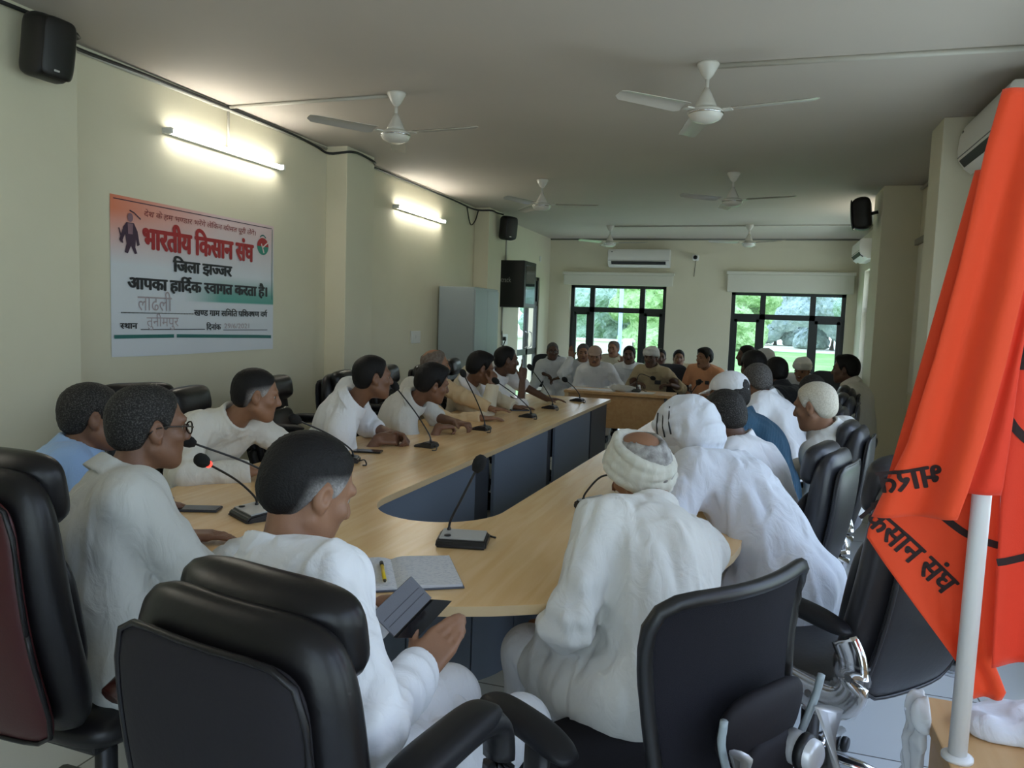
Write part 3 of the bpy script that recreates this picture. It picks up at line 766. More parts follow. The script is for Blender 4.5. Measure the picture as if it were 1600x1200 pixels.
def exec_chair(lea, backm, arm, base, label='', group=None, backh=.60, tilt=10, w=.50):
    t = thing('office_chair', label, 'chair', (0, 0, 0), group=group)
    v, f = pillow(.52, .52, .13, n=5, e=3.5, N=20, bend=lambda x, z: .10 * x * x)
    link_mesh('seat', tf(v, RX(90), (0, .02, .44)), f, lea, t)
    link_bm('seat_plate', box_bm((0, 0, .375), (.3, .34, .03), .01), M_black, t)
    zb = .47 + backh / 2; R = RX(tilt); tb = (0, -.255 - math.sin(math.radians(tilt)) * backh / 2, zb)
    bend = lambda x, z: .35 * x * x - .10 * np.cos(z * 4.2) * .35
    v, f = pillow(w, backh, .15, n=5.5, e=3.2, N=26, bend=bend, front=1.1, back=.75, taper=lambda z: 1 - .05 * z * z - .03 * z)
    link_mesh('backrest', tf(v, R, tb), f, lea, t)
    v, f = pillow(w * .80, backh * .28, .13, n=4, e=2.6, N=18, bend=lambda x, z: .3 * x * x + .06)
    link_mesh('headrest', tf(tf(v, np.eye(3), (0, 0, backh * .385)), R, tb), f, lea, t)
    v, f = pillow(w * .72, backh * .56, .08, n=4, e=3, N=16, bend=lambda x, z: .3 * x * x + .062)
    link_mesh('cushion_panel', tf(tf(v, np.eye(3), (0, 0, -backh * .10)), R, tb), f, lea, t)
    v, f = pillow(w * .85, backh * .92, .035, n=7, e=9, N=20, bend=lambda x, z: bend(x, z) - .058, back=1, front=1)
    p = link_mesh('back_panel', tf(tf(v, np.eye(3), (0, 0, -.014)), R, tb), f, backm, t)
    pts = []
    for i in range(41):
        a = 2 * PI * i / 40; c, s = math.cos(a), math.sin(a); l = (abs(c) ** 7 + abs(s) ** 7) ** (1 / 7)
        x, z = c / l * w * .425, s / l * backh * .46; pts.append(tf((x, float(bend(V(x), V(z))[0]) - .066, z - .014), R, tb))
    link_bm('piping', tube_bm(pts, .006, 6), lea, p, smooth=True)
    for s in (-1, 1):
        x = s * {'loop': .262, 'chrome': .285}.get(arm, .31)
        if arm == 'loop':
            pts = smooth_path([(x, -.27, .52), (x, -.31, .66), (x, -.25, .76), (x, -.08, .78), (x, .03, .755), (x, .055, .66), (x, .02, .54), (x, -.02, .44)], 6)
            a = link_bm('armrest', tube_bm(pts, .030, 10, flat=(1.15, .8)), M_black, t, smooth=True)
            v, f = pillow(.085, .30, .05, n=4, e=3, N=14); link_mesh('arm_pad', tf(v, RX(90), (x, -.13, .795)), f, M_pad, a)
        elif arm == 'chrome':
            pts = smooth_path([(x - s * .06, .02, .47), (x, .01, .475), (x, -.10, .48), (x, -.28, .48), (x, -.345, .53), (x, -.345, .62), (x, -.315, .675)], 5)
            a = link_bm('armrest', tube_bm(pts, .046, 10, flat=(.32, 1)), M_chrome, t, smooth=True)
            v, f = pillow(.07, .36, .05, n=4, e=3, N=14, bend=lambda x, z: -.5 * z * z); link_mesh('arm_pad', tf(v, RX(90), (x, -.15, .71)), f, M_pad, a)
            bm = bmesh.new()
            for q in ((-.04, .478), (-.22, .48), (-.345, .58)): bm_lathe(bm, [(0, -.016), (.011, -.016), (.011, .016), (0, .016)], Matrix.Translation((x, q[0], q[1])) @ Matrix.Rotation(PI / 2, 4, 'Y'), 12)
            link_bm('bolt_cover', bm, M_black, a)
        elif arm == 'wood':
            pts = smooth_path([(x, -.26, .60), (x, -.1, .655), (x, .1, .665), (x, .24, .64), (x, .27, .56), (x, .24, .40)], 6)
            link_bm('armrest', tube_bm(pts, .034, 10, flat=(1, .75)), M_marw, t, smooth=True)
    star_base(t, M_chrome if base == 'chrome' else M_black)
    return t
def mesh_chair(label):
    t = thing('mesh_chair', label, 'chair')
    v, f = pillow(.50, .50, .09, n=4.5, e=3.5, N=20, bend=lambda x, z: .06 * x * x)
    link_mesh('seat', tf(v, RX(90), (0, .03, .45)), f, M_mesh, t)
    link_bm('seat_plate', box_bm((0, 0, .39), (.3, .34, .04), .012), M_black, t)
    R = RX(9); tb = (0, -.27, .73); H = .56
    bend = lambda x, z: .75 * x * x - .18 * z * z + .03 * np.sin(z * 7)
    tap = lambda z: 1.0 - .15 * (1 - z) + 0 * z
    v, f = pillow(.54, H, .022, n=7, e=8, N=26, bend=bend, taper=tap)
    link_mesh('backrest', tf(v, R, tb), f, M_mesh, t)
    pts = []
    for i in range(57):
        a = 2 * PI * i / 56; c, s = math.cos(a), math.sin(a); l = (abs(c) ** 7 + abs(s) ** 7) ** (1 / 7)
        zz = s / l; x, z = c / l * .265 * float(tap(V(zz))[0]), zz * H * .49; pts.append(tf((x, float(bend(V(x), V(z))[0]) - .004, z), R, tb))
    link_bm('back_frame', tube_bm(pts, .016, 8), M_black, t, smooth=True)
    # lumbar pad with its rim, carrier, side bars and tension knob
    v, f = pillow(.27, .15, .06, n=3, e=2.4, N=16, bend=lambda x, z: .5 * x * x - .06); lp = link_mesh('lumbar_pad', tf(tf(v, np.eye(3), (0, 0, .02)), R, tb), f, M_back, t)
    pts = smooth_path([tf((x, -.085 + .4 * x * x, z + .02), R, tb) for x, z in ((-.165, .06), (-.155, .0), (-.10, -.085), (0, -.10), (.10, -.085), (.155, .0), (.165, .06))], 6)
    link_bm('lumbar_rim', tube_bm(pts, .008, 8), M_cup, lp, smooth=True)
    v, f = pillow(.17, .34, .05, n=5, e=4, N=14); link_mesh('back_carrier', tf(v, RX(6), (0, -.335, .55)), f, M_back, t)
    for s in (-1, 1):
        link_bm('side_bar', tube_bm([(s * .15, -.385, .74), (s * .155, -.40, .60), (s * .14, -.30, .42)], .024, 10, flat=(.7, 1.2)), M_silver, t, smooth=True)
    kn = link_bm('tension_knob', bm_lathe(bmesh.new(), [(0, -.045), (.022, -.045), (.032, -.038), (.034, 0), (.034, .02), (0, .02)], Matrix.Translation((.06, -.375, .68)) @ Matrix.Rotation(PI / 2, 4, 'X') @ Matrix.Rotation(PI, 4, 'X'), 22), M_silver, t, smooth=True)
    link_bm('knob_ring', bm_lathe(bmesh.new(), [(.024, .0), (.0375, .004), (.0375, .02), (.024, .024)], Matrix.Translation((.06, -.38, .68)) @ Matrix.Rotation(PI / 2, 4, 'X'), 22), M_black, kn, smooth=True)
    for s in (-1, 1):
        x = s * .31
        a = link_bm('armrest', tube_bm([(x - s * .08, 0, .40), (x, 0, .41), (x, 0, .50), (x, -.01, .64)], [.022, .026, .026, .03], 10, flat=(.7, 1.25)), M_black, t, smooth=True)
        link_bm('height_slot', box_bm((x + s * .019, 0, .50), (.006, .014, .12), .003), M_silver, a)
        v, f = pillow(.085, .29, .045, n=3.2, e=2.6, N=16, bend=lambda x, z: .0 - .9 * z * z * (z > 0)); link_mesh('arm_pad', tf(v, RX(90), (x, .03, .665)), f, M_pad, a)
    star_base(t, M_black)
    return t
def simple_chair(label, m, group):
    t = thing('chair', label, 'chair', group=group)
    v, f = pillow(.44, .43, .06, n=5, e=3.5, N=12); link_mesh('seat', tf(v, RX(90), (0, 0, .43)), f, m, t)
    v, f = pillow(.46, .50, .06, n=4, e=3, N=14, bend=lambda x, z: .4 * x * x); link_mesh('backrest', tf(v, RX(10), (0, -.25, .74)), f, m, t)
    for sx in (-1, 1):
        for sy in (-1, 1): link_bm('leg', tube_bm([(sx * .18, sy * .17, .42), (sx * .2, sy * .2, 0)], .012, 8), M_black, t, smooth=True)
        link_bm('back_post', tube_bm([(sx * .19, -.2, .41), (sx * .19, -.245, .6)], .012, 8), M_black, t, smooth=True)
    return t
def put(o, x, y, yaw, label=None, z=0, s=None):
    o.location = (x, y, z); o.rotation_euler = (0, 0, -math.radians(yaw))
    if label: o['label'] = label
    if s: o.scale = (s, s, s)
    return o
E1 = exec_chair(M_lea, M_back, 'loop', 'black', group='black executive chairs')
put(E1, -.70, 1.34, 11, 'large black leather executive chair, back turned, in front of the camera')
CH_NEAR = E1
for x, y, yaw, lab in [(-2.98, 3.22, 118, 'black leather chair against the wall, under the banner, behind the blue shirted man'), (-2.62, 3.42, 78, 'black leather chair behind the man in the cream zip-neck kurta'),
                       (-2.68, 4.28, 80, 'black leather chair of the man with clasped hands'), (-2.6, 5.0, 80, 'black leather chair behind the man leaning in a grey-white shirt'),
                       (-2.62, 5.75, 80, 'black leather chair behind the bald man in pale yellow'), (-2.55, 6.4, 80, 'black leather chair of the man with a towel round his neck'), (-2.6, 7.1, 80, 'black leather chair of the man pointing a finger by his chin')]:
    put(copy_tree(E1), x, y, yaw, lab)
tg = link_bm('brand_tag', box_bm((0, 0, 0), (.024, .005, .052), .002), M_silver, CH_NEAR)
tg.location = tuple(tf((.213, -.056, -.03), RX(10), (0, -.255 - math.sin(math.radians(10)) * .30, .77))); tg.rotation_euler = (math.radians(10), 0, math.radians(32))
MR = exec_chair(M_lea, M_mar, 'wood', 'black', group=None, backh=.68)
put(MR, -1.70, 1.64, 2, 'maroon backed chair with wooden arms at the left edge')
MC = mesh_chair('black mesh-back office chair with a silver knob, in front of the camera')
put(MC, -.225, 1.74, -56)
RC = exec_chair(M_lea_g, M_lea_g, 'chrome', 'chrome', group='grey leather chairs along the right side', backh=.68)
put(RC, .23, 2.64, -47, 'big grey leather chair with plastic wrapped chrome arm beside the orange flag', s=1.0)
for x, y, yaw, lab in [(.02, 3.50, -72, 'grey leather chair behind the man in the blue ribbed shirt'), (.20, 4.36, -78, 'grey leather chair behind the white haired man'),
                       (.20, 5.3, -80, 'grey leather chair beyond the white haired man, third in the row'), (.33, 6.15, -82, 'grey leather chair fourth in the right row'), (.42, 6.95, -84, 'grey leather chair farthest in the right row, by the column')]:
    put(copy_tree(RC), x, y, yaw, lab, s=.89)
w = link_bm('plastic_wrap', tube_bm(smooth_path([(-.285, .0, .476), (-.285, -.10, .48), (-.285, -.27, .48), (-.285, -.34, .53), (-.285, -.345, .62)], 6), [.054 + .004 * math.sin(i * 2.1) for i in range(25)], 9, flat=(.45, 1)), M_wrap, RC, smooth=True)
M_navy = mat('navy_chair_fabric', (0.012, 0.014, 0.022), .7)
SCH = simple_chair('', M_navy, 'plain dark chairs at the far end')
FAR_CH = [(-.93, 9.75, 150, 'dark navy chair standing empty beside the man in khaki'), (-2.92, 10.75, 165, 'dark chair under the man seated farthest left'), (.72, 9.35, -70, 'dark chair under the man in profile at far right'), (.62, 9.95, -140, 'dark chair beside the window behind the man in profile')]
for i, (x, y, yaw, lab) in enumerate(FAR_CH):
    put(SCH if i == 0 else copy_tree(SCH), x, y, yaw, lab)

# ------------------------------------------------------------------ gooseneck microphones
M_foam = mat('foam_black', (0.008, 0.008, 0.008), .95, bump=(900, .5, .002))
M_ring = mat('red_ring_light', (.8, .02, .01), .3, emit=((1, .03, .02), 3.0))
M_miclid = mat('mic_console_grey', (0.42, 0.43, 0.42), .35)
M_micb = mat('mic_base_black', (0.012, 0.012, 0.013), .35)
def mic(label, x, y, yaw, stem, kind='wedge', ring=False, hs=1.0):
    """stem: points in local coords from base; yaw: direction the user sits (local +y = towards user)"""
    t = thing('desk_microphone', label, 'microphone', (x, y, TH), yaw, group='gooseneck microphones on the table')
    bm = bmesh.new()
    if kind == 'wedge':
        pr = [(-.055, .0), (-.05, .026), (.0, .034), (.07, .012), (.075, 0)]
        wd = .045
    else:
        pr = [(-.052, .0), (-.055, .018), (-.045, .034), (.045, .024), (.06, .008), (.06, 0)]
        wd = .085
    a = [bm.verts.new((-wd, p, z)) for p, z in pr]; b = [bm.verts.new((wd, p, z)) for p, z in pr]; n = len(pr)
    bm.faces.new(a); bm.faces.new(list(reversed(b)))
    for i in range(n): bm.faces.new((a[i], b[i], b[(i + 1) % n], a[(i + 1) % n]))
    bmesh.ops.bevel(bm, geom=list(bm.edges), offset=.006, segments=3, affect='EDGES')
    link_bm('base', bm, M_micb, t, smooth=True, auto=40)
    if kind != 'wedge':
        lid = link_bm('top_plate', box_bm((0, -.002, .0315), (.15, .082, .006), .0025, Matrix.Rotation(math.radians(-6.3), 3, 'X')), M_miclid, t)
        link_bm('talk_button', bm_lathe(bmesh.new(), [(0, .003), (.011, .003), (.012, 0)], Matrix.Translation((.05, .02, .032)), 16), M_micb, lid, smooth=True)
    P = smooth_path(stem, 8)
    link_bm('gooseneck', tube_bm(P, [.007] * 4 + [.0042] * (len(P) - 4), 8), M_micb, t, smooth=True)
    d = P[-1] - P[-3]; d /= np.linalg.norm(d)
    q = Vector((0, 0, 1)).rotation_difference(Vector(d)).to_matrix().to_4x4()
    link_bm('windscreen', bm_lathe(bmesh.new(), [(0, -.012), (.012, -.01), (.021, .006), (.0235, .022), (.021, .038), (.012, .05), (0, .053)], Matrix.Translation(P[-1]) @ q @ Matrix.Scale(hs, 4), 18), M_foam, t, smooth=True)
    if ring:
        link_bm('ring_light', bm_lathe(bmesh.new(), [(.010, -.024), (.012, -.022), (.012, -.012), (.010, -.010)], Matrix.Translation(P[-1]) @ q, 16), M_ring, t, smooth=True)
    c = smooth_path([(-.03, -.055, .012), (-.05, -.085, .022), (-.08, -.10, .004), (-.10, -.085, .004)], 5)
    link_bm('cord', tube_bm(c, .0035, 6), M_micb, t, smooth=True)
    return t
# ------------------------------------------------------------------ people
SKIN = [mat('skin_brown', (0.165, 0.078, 0.045), .5, mix=((0.195, 0.092, 0.052), 18), bump=(160, .12, .003)),
        mat('skin_dark_brown', (0.100, 0.050, 0.032), .5, mix=((0.125, 0.06, 0.037), 18), bump=(160, .12, .003)),
        mat('skin_tan', (0.255, 0.125, 0.070), .5, mix=((0.285, 0.140, 0.078), 18), bump=(160, .12, .003))]
LIPS = mat('lips', (0.13, 0.045, 0.036), .5)
HAIR = {'black': mat('hair_black', (0.010, 0.009, 0.009), .5, bump=(260, .6, .004), spec=.18),
        'grey': mat('hair_grey', (0.055, 0.050, 0.048), .6, mix=((0.22, 0.21, 0.20), 220, .45, .70), bump=(260, .6, .004), spec=.18),
        'dark_grey': mat('hair_dark_grey', (0.018, 0.016, 0.015), .6, mix=((0.10, 0.095, 0.09), 240, .48, .75), bump=(260, .6, .004), spec=.18),
        'silver': mat('hair_silver', (0.20, 0.19, 0.18), .6, mix=((0.42, 0.41, 0.39), 40), bump=(260, .6, .004), spec=.18),
        'white': mat('hair_white', (0.66, 0.62, 0.52), .6, mix=((0.50, 0.45, 0.35), 160), bump=(300, .6, .004)),
        'stubble': mat('hair_stubble', (0.11, 0.075, 0.055), .7, mix=((0.16, 0.13, 0.11), 50), bump=(300, .4, .004))}
M_ink = mat('ink_black', (0.012, 0.012, 0.016), .5)
def temples_mat():
    m = mat('hair_grey_temples', (0.010, 0.009, 0.009), .55, bump=(260, .6, .004), spec=.18); nt = m.node_tree; b = nt.nodes['Principled BSDF']
    a = nt.nodes.new('ShaderNodeAttribute'); a.attribute_name = 'grey'; tc = nt.nodes.new('ShaderNodeTexCoord')
    n = nt.nodes.new('ShaderNodeTexNoise'); n.inputs['Scale'].default_value = 170; nt.links.new(tc.outputs['Object'], n.inputs['Vector'])
    mu = nt.nodes.new('ShaderNodeMath'); mu.operation = 'MULTIPLY_ADD'; mu.inputs[1].default_value = 1.5; mu.inputs[2].default_value = .25
    mm = nt.nodes.new('ShaderNodeMath'); mm.operation = 'MULTIPLY'; nt.links.new(n.outputs['Fac'], mu.inputs[0]); nt.links.new(mu.outputs[0], mm.inputs[0]); nt.links.new(a.outputs['Fac'], mm.inputs[1])
    x = nt.nodes.new('ShaderNodeMix'); x.data_type = 'RGBA'; x.inputs['A'].default_value = (0.011, 0.010, 0.010, 1); x.inputs['B'].default_value = (0.36, 0.34, 0.33, 1)
    nt.links.new(mm.outputs[0], x.inputs['Factor']); nt.links.new(x.outputs['Result'], b.inputs['Base Color']); return m
M_temples = temples_mat()
M_eye = mat('eye_white', (0.34, 0.31, 0.28), .3); M_iris = mat('eye_iris', (0.010, 0.006, 0.004), .1)
M_specs = mat('spectacle_frame', (0.016, 0.010, 0.008), .25); M_lens = mat('spectacle_lens', (.8, .85, .85), .03, alpha=.12)
def cloth(name, c, c2=None, bump=.25, rough=.85, fine=420):
    m = mat(name, c, rough, bump=(16, .38, .022), mix=(c2 or tuple(x * .93 for x in c), 3), sheen=.1, stretch=(1.0, 1.0, .55))
    for n in m.node_tree.nodes:
        if n.type == 'TEX_NOISE' and abs(n.inputs['Scale'].default_value - 16) < .1: n.inputs['Detail'].default_value = 7; n.inputs['Distortion'].default_value = 1.4; n.inputs['Roughness'].default_value = .45
    return m
C = {'white': cloth('cotton_white', (0.82, 0.83, 0.86)), 'offwhite': cloth('cotton_offwhite', (0.72, 0.69, 0.62)), 'cream': cloth('cotton_cream', (0.66, 0.60, 0.46)),
     'sky': cloth('cotton_sky_blue', (0.30, 0.46, 0.74)), 'grey': cloth('cotton_grey', (0.54, 0.54, 0.51)), 'greywhite': cloth('cotton_grey_white', (0.62, 0.61, 0.57)), 'peach': cloth('cotton_peach', (0.64, 0.47, 0.27)),
     'khaki': cloth('khaki_twill', (0.46, 0.37, 0.23)), 'orange': cloth('jersey_orange', (0.74, 0.35, 0.18)), 'blue': cloth('rib_blue', (0.018, 0.085, 0.160), (0.026, 0.11, 0.20)),
     'black': cloth('cotton_black', (0.012, 0.012, 0.014)), 'pale': cloth('cotton_pale_grey', (0.42, 0.44, 0.46)), 'green': cloth('cotton_sage', (0.36, 0.40, 0.34)), 'robe': cloth('robe_white', (0.70, 0.73, 0.79)),
     'trouser': cloth('trouser_grey', (0.10, 0.10, 0.11)), 'stone': cloth('kurta_stone', (0.66, 0.655, 0.62)), 'pink': cloth('jersey_pink', (0.55, 0.26, 0.22))}
def rib_material():
    m = C['blue']; nt = m.node_tree; b = nt.nodes['Principled BSDF']
    w = nt.nodes.new('ShaderNodeTexWave'); w.inputs['Scale'].default_value = 60; w.inputs['Distortion'].default_value = 1
    tc = nt.nodes.new('ShaderNodeTexCoord'); nt.links.new(tc.outputs['Object'], w.inputs['Vector'])
    bp = nt.nodes.new('ShaderNodeBump'); bp.inputs['Strength'].default_value = .8; bp.inputs['Distance'].default_value = .006
    nt.links.new(w.outputs[0], bp.inputs['Height']); nt.links.new(bp.outputs[0], b.inputs['Normal'])
rib_material()
nz = lambda v: np.asarray(v, float) / max(np.linalg.norm(v), 1e-9)
DN = V(0, 0, -1)
def rot_ax(v, ax, deg):
    a = math.radians(deg); ax = nz(ax)
    return v * math.cos(a) + np.cross(ax, v) * math.sin(a) + ax * (ax @ v) * (1 - math.cos(a))
def hand_prims(F, w, d, n, side, curl=(25, 35, 25), spread=6, thumb=0.0, point=None, s=1.0):
    """w wrist, d along the palm, n back of the hand, side +1 when the thumb lies toward cross(d,n)"""
    d = nz(d); n = nz(n - d * (n @ d)); l = np.cross(d, n) * side       # l: toward the thumb
    M = np.array([l, d, n])
    F.box(w + d * .052 * s, V(.040, .047, .0135) * s, M, .012 * s, .022)
    F.cap(w + d * .02 * s + l * .018 * s, w + d * .045 * s + l * .030 * s - n * .006 * s, .017 * s, .015 * s, .012)
    for i, (off, ln) in enumerate(((.029, .92), (.010, 1.0), (-.010, .94), (-.029, .76))):
        p = w + d * .096 * s + l * off * s + n * .001
        ang = [c * (1 + .12 * i) for c in curl]
        if point is not None and i == point: ang = [4, 6, 4]
        dd = rot_ax(d, n, spread * (1.5 - i) * .5 * side * (1 if True else -1))
        q = p; r = .0088 * s
        for k, (L, a) in enumerate(zip((.043, .026, .021), ang)):
            dd = rot_ax(dd, l, -a * side)
            e = q + dd * L * ln * s
            F.cap(q, e, r, r * .9, .004); q = e; r *= .92
    t0 = w + d * .030 * s + l * .032 * s - n * .004 * s
    td = nz(d * .72 + l * (.62 - thumb * .5) - n * (.25 + thumb * .5)); t1 = t0 + td * .036 * s
    td2 = nz(td + d * .35 - n * thumb * .3); t2 = t1 + td2 * .030 * s
    F.cap(t0, t1, .0125 * s, .0105 * s, .01); F.cap(t1, t2, .0102 * s, .0088 * s, .004)
def ik(a, b, la, lb, hint):
    v = b - a; L = np.linalg.norm(v); v = v / max(L, 1e-6); L = min(L, (la + lb) * .995); L = max(L, abs(la - lb) * 1.05 + .02)
    x = (la * la - lb * lb + L * L) / (2 * L); h = math.sqrt(max(la * la - x * x, 0))
    hp = nz(hint - v * (hint @ v))
    return a + v * x + hp * h, a + v * L

def head_prims(F, c, M, s=1.0, ears=True, jaw=1.0, nose=1.0):
    g = lambda x, y, z: c + (M[0] * x + M[1] * y + M[2] * z) * s
    F.ell(g(0, -.014, .034), V(.0745, .096, .084) * s, M, .02)
    F.ell(g(0, .030, -.030), V(.063, .066, .078) * s, M, .03)
    F.ell(g(0, .040, -.078), V(.046 * jaw, .046, .036) * s, M, .03)
    F.cap(g(0, .074, -.100), g(0, .070, -.096), .018 * s, .018 * s, .02)
    for e in (-1, 1):
        F.cap(g(e * .056 * jaw, .0, -.055), g(e * .022, .062, -.098), .020 * s, .018 * s, .025)
        F.ell(g(e * .043, .064, -.022), V(.022, .018, .017) * s, M, .02)
    F.cap(g(-.036, .078, .028), g(.036, .078, .028), .013 * s, .013 * s, .016)
    for e in (-1, 1): F.ell(g(e * .031, .096, .006), V(.017, .016, .011) * s, M, .010, 's')
    F.cap(g(0, .088, .012), g(0, .106, -.022), .0085 * s, .0125 * s, .010)
    F.ell(g(0, .104, -.030), V(.0175, .012, .009) * s, M, .008)
    F.cap(g(-.018, .082, -.057), g(.018, .082, -.057), .0075 * s, .0075 * s, .008)
    F.cap(g(-.014, .081, -.068), g(.014, .081, -.068), .0085 * s, .0085 * s, .008)
    if ears:
        for e in (-1, 1):
            Me = np.array([nz(M[0] + e * .35 * M[1] * -1), nz(M[1] + e * .35 * M[0]), M[2]])
            F.ell(g(e * .079, -.006, -.004), V(.011, .021, .032) * s, Me, .010)
            F.ell(g(e * .088, .000, .000), V(.008, .010, .016) * s, Me, .006, 's')
            F.cap(g(e * .077, .004, -.032), g(e * .078, .002, -.022), .008 * s, .008 * s, .008)
    return g
def eyes_brows(g, s, M, loc, par, brow):
    for e in (-1, 1):
        bm = bmesh.new(); bmesh.ops.create_uvsphere(bm, u_segments=14, v_segments=10, radius=.0125 * s)
        B = Matrix((tuple(M[0]), tuple(M[1]), tuple(M[2]))).transposed() @ Matrix.Rotation(-PI / 2, 3, 'X')
        bmesh.ops.rotate(bm, cent=(0, 0, 0), matrix=B, verts=bm.verts)
        for f in bm.faces:
            if f.calc_center_median().normalized() @ Vector(M[1]) > .70: f.material_index = 1
        bmesh.ops.translate(bm, vec=tuple(g(e * .031, .0725, .005) - loc), verts=bm.verts)
        link_bm('eye', bm, [M_eye, M_iris], par, smooth=True)
        if brow:
            pts = [g(e * x, y, z) - loc for x, y, z in ((.014, .0925, .026), (.030, .0895, .031), (.048, .076, .026))]
            link_bm('eyebrow', tube_bm(smooth_path(pts, 4), [.004 * s] * 8 + [.002 * s], 6), brow, par, smooth=True)
def rring(a, b, r=.004):
    a, b = a + r, b + r
    return np.sqrt(np.maximum(a, 0) ** 2 + np.maximum(b, 0) ** 2) + np.minimum(np.maximum(a, b), 0) - r
def fold_post(amp, fr, seed, keep=None):
    return lambda P, d: np.where(np.abs(d) < .06, d + folds(P, amp, fr, seed), d)

